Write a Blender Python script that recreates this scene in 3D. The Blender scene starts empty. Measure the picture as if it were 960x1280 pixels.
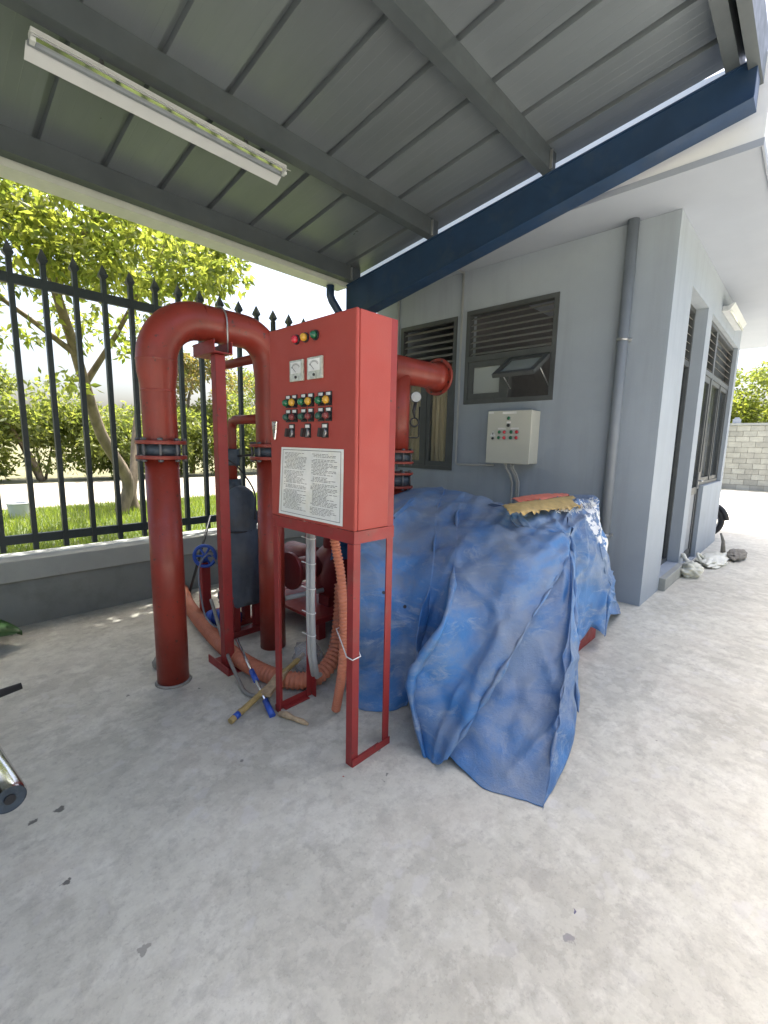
import bpy, math, random
import numpy as np
from mathutils import Vector, Matrix
R = math.radians
random.seed(7)
S = bpy.context.scene
col = S.collection

# ------------------------------------------------------------------ camera
YAW, PITCH, ROLL, FPX = 0.759175, 0.148647, -0.020466, 559.233
fw = Vector((math.cos(YAW)*math.cos(PITCH), math.sin(YAW)*math.cos(PITCH), -math.sin(PITCH)))
rt = Vector((math.sin(YAW), -math.cos(YAW), 0))
dn = fw.cross(rt)
r2 = rt*math.cos(ROLL) + dn*math.sin(ROLL)
d2 = -rt*math.sin(ROLL) + dn*math.cos(ROLL)
cd = bpy.data.cameras.new('camera'); cam = bpy.data.objects.new('camera', cd); col.objects.link(cam)
cam.matrix_world = Matrix(((r2.x, -d2.x, -fw.x, 0), (r2.y, -d2.y, -fw.y, 0), (r2.z, -d2.z, -fw.z, 1.4), (0, 0, 0, 1)))
cd.sensor_fit = 'VERTICAL'; cd.sensor_height = 36; cd.lens = FPX/1280*36
cd.clip_start = 0.05; cd.clip_end = 1500
S.camera = cam

# ------------------------------------------------------------------ sky, sun, exposure
SUN_EL, SUN_AZ = 72, 62          # azimuth from +Y, positive towards +X
w = bpy.data.worlds.new('World'); S.world = w; w.use_nodes = True
nt = w.node_tree
sky = nt.nodes.new('ShaderNodeTexSky'); sky.sky_type = 'NISHITA'; sky.sun_disc = False
sky.sun_elevation = R(SUN_EL); sky.sun_rotation = R(SUN_AZ); sky.air_density = 1.0; sky.dust_density = 7.0; sky.ozone_density = 1.0
bg = nt.nodes['Background']; bg.inputs[1].default_value = 0.15
nt.links.new(sky.outputs[0], bg.inputs[0])
sd = bpy.data.lights.new('sun', 'SUN'); sd.energy = 4.4; sd.angle = R(0.5); sd.color = (1, .95, .86)
sun = bpy.data.objects.new('sun', sd); col.objects.link(sun)
sdir = Vector((math.sin(R(SUN_AZ))*math.cos(R(SUN_EL)), math.cos(R(SUN_AZ))*math.cos(R(SUN_EL)), math.sin(R(SUN_EL))))
sun.rotation_euler = sdir.to_track_quat('Z', 'Y').to_euler(); sun.location = sdir*60
S.view_settings.view_transform = 'Standard'; S.view_settings.look = 'None'
S.view_settings.gamma = 1; S.view_settings.use_curve_mapping = False
S.view_settings.exposure = 1.66
S.view_settings.use_white_balance = True; S.view_settings.white_balance_temperature = 6350
S.cycles.max_bounces = 10; S.cycles.diffuse_bounces = 6; S.cycles.transparent_max_bounces = 12

# ------------------------------------------------------------------ materials
def node(t, k, **kw):
    n = t.nodes.new(k)
    for a, b in kw.items(): setattr(n, a, b)
    return n
def mix(t, fac, a, b, mode='MIX'):
    m = node(t, 'ShaderNodeMix', data_type='RGBA', blend_type=mode)
    for s, v in ((m.inputs[0], fac), (m.inputs[6], a), (m.inputs[7], b)):
        if hasattr(v, 'is_output'): t.links.new(v, s)
        elif isinstance(v, (tuple, list)): s.default_value = (*v[:3], 1)
        else: s.default_value = v
    return m.outputs[2]
def noise(t, vec, scale, detail=4, rough=.55, dist=0):
    n = node(t, 'ShaderNodeTexNoise'); n.inputs['Scale'].default_value = scale; n.inputs['Detail'].default_value = detail
    n.inputs['Roughness'].default_value = rough; n.inputs['Distortion'].default_value = dist
    t.links.new(vec, n.inputs['Vector']); return n.outputs[0]
def ramp(t, fac, lo, hi, a=0., b=1.):
    m = node(t, 'ShaderNodeMapRange'); m.inputs[1].default_value = lo; m.inputs[2].default_value = hi
    m.inputs[3].default_value = a; m.inputs[4].default_value = b; t.links.new(fac, m.inputs[0]); return m.outputs[0]
def scaled(t, vec, s):
    m = node(t, 'ShaderNodeVectorMath', operation='MULTIPLY'); m.inputs[1].default_value = s; t.links.new(vec, m.inputs[0]); return m.outputs[0]
def newmat(name):
    m = bpy.data.materials.new(name); m.use_nodes = True
    t = m.node_tree; p = t.nodes['Principled BSDF']; g = node(t, 'ShaderNodeNewGeometry')
    return m, t, p, g.outputs['Position']
def bump(t, p, h, strength, dist=.01):
    b = node(t, 'ShaderNodeBump'); b.inputs['Strength'].default_value = strength; b.inputs['Distance'].default_value = dist
    t.links.new(h, b.inputs['Height']); t.links.new(b.outputs[0], p.inputs['Normal'])
def mat(name, c, rough=.5, metal=0., var=.18, scale=6., dirt=None, dirt_amt=.5, dirt_scale=3., bmp=0., bscale=60., vec_scale=None, coat=0., pervar=0., chips=None, streak=None):
    m, t, p, pos = newmat(name)
    raw = pos
    if vec_scale: pos = scaled(t, pos, vec_scale)
    dark = tuple(x*(1-var) for x in c); light = tuple(min(1, x*(1+var)) for x in c)
    n = noise(t, pos, scale)
    cc = mix(t, ramp(t, n, .3, .7), dark, light)
    if dirt:
        f = ramp(t, noise(t, pos, dirt_scale, 6, .65), .52, .72, 0, dirt_amt)
        cc = mix(t, f, cc, dirt)
    if streak:
        c2 = scaled(t, raw, (1, 1, .07))
        cc = mix(t, ramp(t, noise(t, c2, 5.5, 7, .65), .50, .72, 0, .5), cc, streak)
    if chips:
        f = ramp(t, noise(t, raw, 34, 5, .6), .655, .68, 0, .9)
        cc = mix(t, f, cc, chips)
        cc = mix(t, ramp(t, noise(t, raw, 9, 8, .75), .60, .78, 0, .45), cc, tuple(min(1, x*.6+.10) for x in c))
    if pervar:
        oi = node(t, 'ShaderNodeObjectInfo')
        v = ramp(t, oi.outputs['Random'], 0, 1, 1-pervar, 1+pervar)
        vm = node(t, 'ShaderNodeVectorMath', operation='SCALE'); t.links.new(cc, vm.inputs[0]); t.links.new(v, vm.inputs['Scale']); cc = vm.outputs[0]
    t.links.new(cc, p.inputs['Base Color'])
    p.inputs['Metallic'].default_value = metal
    t.links.new(ramp(t, noise(t, pos, scale*3), .2, .8, max(.03, rough-.1), min(1, rough+.12)), p.inputs['Roughness'])
    if coat: p.inputs['Coat Weight'].default_value = coat
    if bmp: bump(t, p, noise(t, pos, bscale, 5), bmp)
    return m
def leafmat(name, c1, c2, trans=.5, gloss=.35):
    m, t, p, pos = newmat(name)
    at = node(t, 'ShaderNodeAttribute', attribute_name='rnd')
    cc = mix(t, at.outputs['Fac'], c1, c2)
    t.links.new(cc, p.inputs['Base Color']); p.inputs['Roughness'].default_value = gloss
    tr = node(t, 'ShaderNodeBsdfTranslucent')
    tc = mix(t, 1., cc, (1.0, 1.0, .5), 'MULTIPLY')
    br = node(t, 'ShaderNodeVectorMath', operation='SCALE'); br.inputs['Scale'].default_value = 1.9
    t.links.new(tc, br.inputs[0]); t.links.new(br.outputs[0], tr.inputs[0])
    ms = node(t, 'ShaderNodeMixShader'); ms.inputs[0].default_value = trans
    t.links.new(p.outputs[0], ms.inputs[1]); t.links.new(tr.outputs[0], ms.inputs[2])
    t.links.new(ms.outputs[0], t.nodes['Material Output'].inputs[0])
    return m

D_ = (.07, .068, .065)
STAINS = [(.262, 1.931, .016, D_), (.185, 1.925, .010, D_), (.215, 1.569, .009, D_), (1.274, .369, .005, (.05, .04, .14)), (1.177, .346, .010, (.24, .23, .23)), (.32, 1.19, .009, (.26, .25, .22)),
          (1.14, 1.30, .005, (.3, .04, .03)), (.70, 2.60, .010, (.16, .15, .14))]
def concrete():
    m, t, p, pos = newmat('yard_concrete')
    big = noise(t, pos, .8, 3, .5); mid = noise(t, pos, 3.6, 8, .66); fine = noise(t, pos, 17, 6, .7)
    c = mix(t, ramp(t, big, .36, .64), (.41, .395, .335), (.575, .56, .48))
    c = mix(t, ramp(t, noise(t, pos, 1.9, 5, .55), .50, .64, 0, .42), c, (.38, .365, .31))
    c = mix(t, ramp(t, mid, .50, .60, 0, .6), c, (.64, .625, .55))
    c = mix(t, ramp(t, noise(t, pos, 6.5, 9, .72), .53, .62, 0, .45), c, (.34, .325, .285))
    c = mix(t, ramp(t, fine, .45, .70, 0, .5), c, (.29, .275, .24))
    c = mix(t, ramp(t, noise(t, pos, 70, 3, .7), .56, .70, 0, .4), c, (.27, .255, .225))
    c = mix(t, ramp(t, noise(t, pos, 1.7, 7, .6), .50, .66, 0, .35), c, (.50, .455, .385))
    pv = ramp(t, noise(t, pos, 9.5, 10, .62), .515, .545, 0, .28); c = mix(t, pv, c, (.63, .615, .53))
    pd = ramp(t, noise(t, pos, 7.3, 10, .66), .565, .60, 0, .22); c = mix(t, pd, c, (.33, .315, .275))
    # laitance patches with crisp edges, as on a worn screed
    v = node(t, 'ShaderNodeTexVoronoi', feature='SMOOTH_F1'); v.inputs['Scale'].default_value = 9; v.inputs['Smoothness'].default_value = .35
    wv = node(t, 'ShaderNodeVectorMath', operation='ADD'); nn = node(t, 'ShaderNodeTexNoise'); nn.inputs['Scale'].default_value = 7; nn.inputs['Detail'].default_value = 5
    t.links.new(pos, nn.inputs['Vector']); sc = scaled(t, nn.outputs['Color'], (.25, .25, .25)); t.links.new(pos, wv.inputs[0]); t.links.new(sc, wv.inputs[1]); t.links.new(wv.outputs[0], v.inputs['Vector'])
    patch = ramp(t, v.outputs['Distance'], .22, .30, 1, 0)
    lim = node(t, 'ShaderNodeMath', operation='MULTIPLY'); t.links.new(patch, lim.inputs[0]); t.links.new(ramp(t, noise(t, pos, 2.1, 4), .45, .55, 0, .35), lim.inputs[1])
    c = mix(t, lim.outputs[0], c, (.56, .55, .53))
    warp = node(t, 'ShaderNodeVectorMath', operation='ADD'); wn_ = node(t, 'ShaderNodeTexNoise'); wn_.inputs['Scale'].default_value = 28; wn_.inputs['Detail'].default_value = 3
    t.links.new(pos, wn_.inputs['Vector']); wo = node(t, 'ShaderNodeVectorMath', operation='SUBTRACT'); wo.inputs[1].default_value = (.5, .5, .5); t.links.new(wn_.outputs['Color'], wo.inputs[0])
    ws = scaled(t, wo.outputs[0], (.06, .06, 0)); t.links.new(pos, warp.inputs[0]); t.links.new(ws, warp.inputs[1])
    # sparse dark oil and paint spots
    sp = node(t, 'ShaderNodeTexVoronoi', feature='F1'); sp.inputs['Scale'].default_value = 5.0; t.links.new(wv.outputs[0], sp.inputs['Vector'])
    spots = ramp(t, sp.outputs['Distance'], .035, .06, 1, 0)
    lim2 = node(t, 'ShaderNodeMath', operation='MULTIPLY'); t.links.new(spots, lim2.inputs[0]); t.links.new(ramp(t, noise(t, pos, 1.4, 2), .5, .56, 0, .7), lim2.inputs[1])
    c = mix(t, lim2.outputs[0], c, (.10, .098, .095))
    for sx, sy, sr, sc_ in STAINS:
        dd = node(t, 'ShaderNodeVectorMath', operation='DISTANCE'); t.links.new(warp.outputs[0], dd.inputs[0]); dd.inputs[1].default_value = (sx, sy, 0)
        c = mix(t, ramp(t, dd.outputs['Value'], sr*.8, sr*1.15, .85, 0), c, sc_)
    t.links.new(c, p.inputs['Base Color'])
    t.links.new(ramp(t, mid, .3, .7, .62, .85), p.inputs['Roughness'])
    grit = noise(t, pos, 85, 4, .7)
    h = mix(t, .5, fine, mid); h = mix(t, .35, h, grit); bump(t, p, h, .6, .012)
    return m
def tarpmat():
    m, t, p, pos = newmat('blue_tarp')
    st = scaled(t, pos, (1.0, 1.0, 2.4))
    c = mix(t, ramp(t, noise(t, pos, 2.3, 4), .34, .66), (.034, .105, .265), (.045, .195, .480))
    c = mix(t, ramp(t, noise(t, st, 2.6, 8, .66, .7), .44, .62, 0, .75), c, (.165, .225, .330))   # faded, dusty
    c = mix(t, ramp(t, noise(t, st, 5.5, 9, .74, 1.0), .54, .70, 0, .65), c, (.33, .375, .43))    # chalky streaks
    c = mix(t, ramp(t, noise(t, pos, 4.2, 7, .62), .60, .76, 0, .55), c, (.09, .09, .095))       # grime
    gn = node(t, 'ShaderNodeNewGeometry'); sx = node(t, 'ShaderNodeSeparateXYZ'); t.links.new(gn.outputs['Normal'], sx.inputs[0])
    ab = node(t, 'ShaderNodeMath', operation='ABSOLUTE'); t.links.new(sx.outputs['Z'], ab.inputs[0])
    du_ = node(t, 'ShaderNodeMath', operation='MULTIPLY'); t.links.new(ramp(t, ab.outputs[0], .45, .9), du_.inputs[0]); t.links.new(ramp(t, noise(t, pos, 4, 7, .65), .35, .65, .15, .75), du_.inputs[1])
    c = mix(t, du_.outputs[0], c, (.20, .235, .285))                                               # dust lying on upward faces
    # flaked coating round the far top corner
    d = node(t, 'ShaderNodeVectorMath', operation='DISTANCE'); t.links.new(pos, d.inputs[0]); d.inputs[1].default_value = (3.50, 1.12, .88)
    near = ramp(t, d.outputs['Value'], .16, .36, 1, 0)
    fl = ramp(t, noise(t, pos, 17, 6, .6), .50, .54, 0, 1)
    mm = node(t, 'ShaderNodeMath', operation='MULTIPLY'); t.links.new(near, mm.inputs[0]); t.links.new(fl, mm.inputs[1])
    c = mix(t, ramp(t, mm.outputs[0], .35, .5), c, (.72, .73, .74))
    # pin holes and rips
    v = node(t, 'ShaderNodeTexVoronoi'); v.inputs['Scale'].default_value = 5.5; t.links.new(pos, v.inputs['Vector'])
    hole = ramp(t, v.outputs['Distance'], .045, .065, 1, 0)
    mh = node(t, 'ShaderNodeMath', operation='MULTIPLY'); t.links.new(hole, mh.inputs[0]); t.links.new(ramp(t, noise(t, pos, 2.7, 2), .5, .53), mh.inputs[1])
    c = mix(t, mh.outputs[0], c, (.02, .02, .025))
    t.links.new(c, p.inputs['Base Color']); p.inputs['Roughness'].default_value = .48
    cr = node(t, 'ShaderNodeTexVoronoi', feature='F1'); cr.inputs['Scale'].default_value = 11
    wn2 = node(t, 'ShaderNodeTexNoise'); wn2.inputs['Scale'].default_value = 6; wn2.inputs['Detail'].default_value = 3; t.links.new(pos, wn2.inputs['Vector'])
    ad = node(t, 'ShaderNodeVectorMath', operation='ADD'); t.links.new(pos, ad.inputs[0]); t.links.new(scaled(t, wn2.outputs['Color'], (.2, .2, .2)), ad.inputs[1]); t.links.new(ad.outputs[0], cr.inputs['Vector'])
    h = mix(t, .45, cr.outputs['Distance'], noise(t, pos, 30, 7, .65)); h = mix(t, .2, h, noise(t, pos, 160, 2, .5)); bump(t, p, h, .5, .02)
    return m

M = {}
M['concrete'] = concrete()
M['tarp'] = tarpmat()
M['red'] = mat('red_enamel', (.35, .052, .040), .6, var=.08, scale=3, dirt=(.27, .065, .05), dirt_amt=.35, bmp=.06, bscale=140)
M['red_frame'] = mat('red_frame_paint', (.25, .022, .022), .5, var=.12, scale=7, dirt=(.16, .06, .045), dirt_amt=.5, dirt_scale=9, chips=(.07, .04, .03))
M['pipe_red'] = mat('red_pipe_paint', (.235, .030, .018), .40, var=.16, scale=5, dirt=(.15, .045, .03), dirt_amt=.4, dirt_scale=4, bmp=.08, chips=(.085, .035, .025))
M['pump_red'] = mat('cast_pump_red', (.15, .014, .016), .45, var=.2, scale=12, dirt=(.10, .04, .035), dirt_amt=.6, bmp=.15, bscale=90)
M['wall'] = mat('grey_plaster', (.315, .355, .405), .75, var=.05, scale=1.5, dirt=(.26, .295, .335), dirt_amt=.35, dirt_scale=1.8, bmp=.16, bscale=70, streak=(.25, .28, .315))
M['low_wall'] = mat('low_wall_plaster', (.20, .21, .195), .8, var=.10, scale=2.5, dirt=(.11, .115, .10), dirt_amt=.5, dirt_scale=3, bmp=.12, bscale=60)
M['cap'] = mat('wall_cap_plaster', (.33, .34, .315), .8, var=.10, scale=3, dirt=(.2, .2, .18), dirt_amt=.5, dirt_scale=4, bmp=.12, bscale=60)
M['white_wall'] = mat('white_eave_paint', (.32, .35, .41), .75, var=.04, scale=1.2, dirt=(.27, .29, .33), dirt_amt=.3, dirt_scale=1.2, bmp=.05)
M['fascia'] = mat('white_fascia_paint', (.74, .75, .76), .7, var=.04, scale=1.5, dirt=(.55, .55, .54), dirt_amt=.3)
M['interior'] = mat('room_shade_plaster', (.10, .10, .105), .85, var=.06)  # darkness of the unlit room is put into this plaster colour
M['frame'] = mat('grey_aluminium', (.085, .092, .095), .45, metal=.25, var=.1, scale=9)
M['slat'] = mat('louvre_aluminium', (.34, .335, .31), .5, metal=.2, var=.08, scale=12, dirt=(.13, .12, .10), dirt_amt=.5, dirt_scale=12)
M['navy'] = mat('navy_steel_paint', (.018, .045, .105), .38, metal=.1, var=.18, scale=4, dirt=(.05, .07, .10), dirt_amt=.5, dirt_scale=5)
M['purlin'] = mat('purlin_paint', (.070, .083, .092), .45, metal=.2, var=.12, scale=5, dirt=(.07, .075, .07), dirt_amt=.5)
M['sheet'] = mat('roof_sheet_underside', (.20, .225, .245), .36, metal=.5, var=.07, scale=1.5, vec_scale=(2, .5, 1), pervar=.05)
M['gutter'] = mat('gutter_sheet', (.50, .53, .48), .5, metal=.1, var=.06)
M['fence'] = mat('fence_paint', (.030, .042, .046), .45, metal=.2, var=.2, scale=9)
M['white_metal'] = mat('white_enamel', (.52, .54, .56), .4, var=.05)
M['beige_metal'] = mat('beige_enamel', (.52, .52, .46), .42, var=.04, scale=3)
M['black'] = mat('black_plastic', (.018, .018, .02), .4)
M['rubber'] = mat('tyre_rubber', (.022, .022, .024), .7)
M['chrome'] = mat('chrome', (.75, .75, .76), .16, metal=1., var=.04)
M['oldbolt'] = mat('dull_bolt', (.14, .14, .15), .55, metal=.4, var=.2)
M['greytube'] = mat('grey_flex_tube', (.22, .21, .19), .6, var=.2, scale=15)
M['mirror'] = mat('mirror_reflector', (.86, .86, .84), .06, metal=1., var=.02)
M['steel'] = mat('galvanised_steel', (.42, .43, .44), .4, metal=.8, var=.12, scale=15)
M['paper'] = mat('laminated_paper', (.74, .75, .74), .22, var=.04, scale=8, dirt=(.64, .60, .42), dirt_amt=.45, dirt_scale=6, bmp=.25, bscale=14, coat=.5)
M['label'] = mat('label_white', (.72, .72, .70), .4)
M['ink'] = mat('print_ink', (.07, .07, .075), .6, var=.02)
M['green'] = mat('green_lens', (.010, .13, .055), .2, coat=.5)
M['yellow'] = mat('amber_lens', (.62, .34, .03), .2, coat=.5)
M['redlens'] = mat('red_lens', (.60, .03, .05), .2, coat=.5)
M['darkred'] = mat('dark_red_button', (.20, .045, .045), .35)
M['darkgreen'] = mat('dark_green_button', (.03, .09, .065), .35)
M['meter'] = mat('meter_face', (.46, .47, .40), .15, var=.25, scale=60, coat=.8)
M['band'] = mat('coupling_gasket', (.055, .075, .10), .5, metal=.2, var=.3, scale=25, dirt=(.16, .16, .16), dirt_amt=.6, dirt_scale=20)
M['drain'] = mat('grey_pvc', (.19, .215, .25), .5, var=.06)
M['conduit'] = mat('white_conduit', (.38, .39, .39), .45, var=.06)
M['hose'] = mat('orange_hose', (.50, .17, .095), .5, var=.15, scale=8, dirt=(.28, .15, .11), dirt_amt=.6, dirt_scale=8)
M['bluep'] = mat('blue_plastic', (.02, .075, .38), .35, var=.1)
M['bamboo'] = mat('bamboo', (.36, .26, .10), .55, var=.25, scale=22, dirt=(.15, .11, .05), dirt_amt=.6, dirt_scale=14)
M['wood'] = mat('broken_wood', (.42, .31, .19), .75, var=.3, scale=30, dirt=(.15, .11, .08), dirt_amt=.6, dirt_scale=18)
M['greyblue'] = mat('dark_canvas', (.075, .095, .125), .7, var=.3, scale=6, dirt=(.10, .105, .10), dirt_amt=.6, dirt_scale=5, bmp=.3, bscale=18)
M['tan'] = mat('tan_sheet', (.52, .36, .13), .6, var=.2, scale=12, dirt=(.30, .20, .09), dirt_amt=.5, dirt_scale=14, bmp=.2)
M['salmon'] = mat('salmon_sheet', (.62, .16, .10), .6, var=.12, scale=9)
M['stone'] = mat('stone', (.24, .23, .21), .85, var=.3, scale=20, bmp=.5, bscale=30)
M['bagwhite'] = mat('white_sack', (.66, .65, .55), .4, var=.08, scale=15, bmp=.2, bscale=25)
M['dirtcloth'] = mat('muddy_cloth', (.20, .185, .155), .9, var=.25, scale=15, bmp=.4, bscale=20)
M['bark'] = mat('bark', (.21, .165, .115), .9, var=.35, scale=9, dirt=(.09, .075, .05), dirt_amt=.7, dirt_scale=7, bmp=.8, bscale=25, vec_scale=(1, 1, .35))
M['block'] = mat('concrete_block', (.36, .355, .31), .9, var=.12, scale=4, dirt=(.24, .24, .21), dirt_amt=.4, bmp=.25, bscale=25, pervar=.16)
M['mortar'] = mat('mortar', (.22, .215, .19), .95, var=.15, scale=6)
M['earth'] = mat('earth', (.15, .14, .07), .95, var=.3, scale=.8, dirt=(.06, .10, .025), dirt_amt=.8, dirt_scale=.6, bmp=.3, bscale=12)
M['road'] = mat('sandy_road', (.30, .27, .22), .95, var=.12, scale=1.2, dirt=(.22, .19, .15), dirt_amt=.5, dirt_scale=.7, bmp=.3, bscale=14)
M['lawn'] = mat('lawn_soil', (.075, .10, .03), .95, var=.3, scale=3, dirt=(.20, .15, .09), dirt_amt=.5, dirt_scale=1.2)
M['leaf_a'] = leafmat('leaf_broad', (.10, .135, .035), (.25, .27, .075), .62)
M['leaf_b'] = leafmat('leaf_bush', (.10, .135, .040), (.22, .24, .075), .55, .5)
M['leaf_c'] = leafmat('leaf_russet', (.10, .13, .04), (.26, .19, .08), .45, .5)
M['grass'] = leafmat('grass_blade', (.10, .15, .03), (.21, .25, .05), .45, .5)
M['bigleaf'] = leafmat('fallen_leaf', (.035, .10, .025), (.05, .13, .03), .25, .35)
def glassmat(name, c, rough, alpha):
    m, t, p, pos = newmat(name)
    p.inputs['Base Color'].default_value = (*c, 1); p.inputs['Roughness'].default_value = rough
    p.inputs['Alpha'].default_value = alpha; p.inputs['Specular IOR Level'].default_value = .6
    return m
M['frost'] = glassmat('frosted_pane', (.34, .37, .36), .22, .93)
M['glass'] = glassmat('clear_pane', (.09, .10, .10), .03, .16)
M['tintglass'] = glassmat('dark_door_glass', (.025, .03, .035), .05, .8)
M['bag'] = glassmat('clear_plastic', (.40, .41, .43), .28, .42)
M['tube'] = glassmat('tube_glass', (.80, .82, .74), .08, 1.)
M['reflection_curtain'] = mat('reflection_curtain', (.80, .70, .45), .8, var=.12, scale=14, vec_scale=(1, 8, .4))  # bright yellow paints in the sunlit outdoors reflected by the tall window

# ------------------------------------------------------------------ mesh helpers
WL = {}
class MB:
    def __init__(s): s.v = []; s.f = []; s.sm = []
    def add(s, vs, fs, smooth=False):
        o = len(s.v); s.v += [tuple(v) for v in vs]; s.f += [tuple(i+o for i in f) for f in fs]; s.sm += [smooth]*len(fs); return s
    def box(s, x0, x1, y0, y1, z0, z1):
        return s.add([(x0,y0,z0),(x1,y0,z0),(x1,y1,z0),(x0,y1,z0),(x0,y0,z1),(x1,y0,z1),(x1,y1,z1),(x0,y1,z1)],
                     [(0,3,2,1),(4,5,6,7),(0,1,5,4),(1,2,6,5),(2,3,7,6),(3,0,4,7)])
    def obox(s, c, ax, hx, hy, hz):   # oriented box: ax = three unit vectors
        c = Vector(c); a, b, d = [Vector(q) for q in ax]
        vs = [c + a*hx*i + b*hy*j + d*hz*k for k in (-1, 1) for i, j in ((-1,-1),(1,-1),(1,1),(-1,1))]
        return s.add(vs, [(0,3,2,1),(4,5,6,7),(0,1,5,4),(1,2,6,5),(2,3,7,6),(3,0,4,7)])
    def tube(s, path, r, n=12, caps=True, closed=False):
        P = [Vector(p) for p in path]; k = len(P); rr = r if isinstance(r, (list, tuple)) else [r]*k
        T = []
        for i in range(k):
            a = P[i-1] if (i > 0 or closed) else P[i]; b = P[(i+1) % k] if (i < k-1 or closed) else P[i]
            T.append((b-a).normalized() if (b-a).length > 1e-9 else Vector((0,0,1)))
        up = Vector((0,0,1)) if abs(T[0].z) < .9 else Vector((1,0,0))
        N = (up - T[0]*up.dot(T[0])).normalized(); vs = []
        for i in range(k):
            N = N - T[i]*N.dot(T[i])
            N = N.normalized() if N.length > 1e-6 else T[i].orthogonal().normalized()
            B = T[i].cross(N)
            vs += [P[i] + (N*math.cos(2*math.pi*j/n) + B*math.sin(2*math.pi*j/n))*rr[i] for j in range(n)]
        fs = []
        for i in range(k if closed else k-1):
            for j in range(n):
                a = i*n+j; b = i*n+(j+1) % n; i2 = (i+1) % k
                fs.append((a, b, i2*n+(j+1) % n, i2*n+j))
        s.add(vs, fs, True)
        if caps and not closed:
            o = len(s.v)-len(vs)
            s.f += [tuple(o+j for j in reversed(range(n))), tuple(o+(k-1)*n+j for j in range(n))]; s.sm += [False, False]
        return s
    def cyl(s, a, b, r, n=20, r2=None): return s.tube([a, b], [r, r if r2 is None else r2], n)
    def prism(s, poly, axis, a, b):   # poly in the two other axes, in order
        def P(u, v, w): return {'x': (w, u, v), 'y': (u, w, v), 'z': (u, v, w)}[axis]
        n = len(poly)
        return s.add([P(u, v, a) for u, v in poly]+[P(u, v, b) for u, v in poly],
                     [tuple(range(n)), tuple(reversed(range(n, 2*n)))]+[(i, i+n, (i+1) % n+n, (i+1) % n) for i in range(n)])
    def ell(s, c, rx, ry, rz, n=16, m=10, jitter=0., seed=0):
        rg = random.Random(seed); vs = []
        for i in range(m+1):
            th = math.pi*i/m
            for j in range(n):
                q = 1+rg.uniform(-jitter, jitter) if 0 < i < m else 1
                ph = 2*math.pi*j/n
                vs.append((c[0]+rx*q*math.sin(th)*math.cos(ph), c[1]+ry*q*math.sin(th)*math.sin(ph), c[2]+rz*q*math.cos(th)))
        return s.add(vs, [(i*n+j, (i+1)*n+j, (i+1)*n+(j+1) % n, i*n+(j+1) % n) for i in range(m) for j in range(n)], True)
    def build(s, name, m, parent=None, origin=None, bevel=0., rnd=None):
        me = bpy.data.meshes.new(name)
        o = bpy.data.objects.new(name, me); col.objects.link(o)
        base = WL.get(parent.name, Vector()) if parent else Vector()
        og = Vector(origin) if origin else (base if parent else Vector())
        me.from_pydata([tuple(Vector(v)-og) for v in s.v], [], s.f)
        me.polygons.foreach_set('use_smooth', s.sm)
        bmv = me; me.validate(); me.update()
        me.materials.append(M[m])
        if parent: o.parent = parent
        o.location = og-base; WL[o.name] = og
        if bevel:
            b = o.modifiers.new('bevel', 'BEVEL'); b.width = bevel; b.segments = 2; b.limit_method = 'ANGLE'; b.angle_limit = R(50)
        return o
def tag(o, label, cat=None, group=None, kind=None):
    if label: o['label'] = label
    if cat: o['category'] = cat
    if group: o['group'] = group
    if kind: o['kind'] = kind
    return o
def thing(name, label, cat, loc, group=None):
    o = bpy.data.objects.new(name, None); col.objects.link(o); o.location = loc; o.empty_display_size = .1
    WL[o.name] = Vector(loc); return tag(o, label, cat, group)
def inst(src, parent, delta):      # a copy of a part that shares its mesh
    c = src.copy(); col.objects.link(c); c.parent = parent
    c.location = src.location + Vector(delta); WL[c.name] = WL[src.name]+Vector(delta); return c
def struct(name, mb, m): return tag(mb.build(name, m), None, kind='structure')
def B(*a): return MB().box(*a)
def cat_rom(P, n):
    P = np.asarray(P, float); out = []; k = len(P)
    E = np.vstack([2*P[0]-P[1], P, 2*P[-1]-P[-2]])
    for i in range(k-1):
        p0, p1, p2, p3 = E[i:i+4]
        for j in range(n):
            t = j/n
            out.append(.5*((2*p1)+(-p0+p2)*t+(2*p0-5*p1+4*p2-p3)*t*t+(-p0+3*p1-3*p2+p3)*t**3))
    out.append(P[-1]); return np.array(out)

# ------------------------------------------------------------------ ground
struct('ground', MB().add([(-400,-400,-.06),(400,-400,-.06),(400,400,-.06),(-400,400,-.06)], [(0,1,2,3)]), 'earth')
struct('concrete_yard', B(-14, 21.3, -16, 4.16, -.055, 0), 'concrete')
struct('lawn', B(-30, 40, 4.40, 11.4, -.055, -.02), 'lawn')
struct('road', MB().add([(-120,11.4,-.015),(160,11.4,-.015),(160,17.6,-.015),(-120,17.6,-.015)], [(0,1,2,3)]), 'road')

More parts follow.
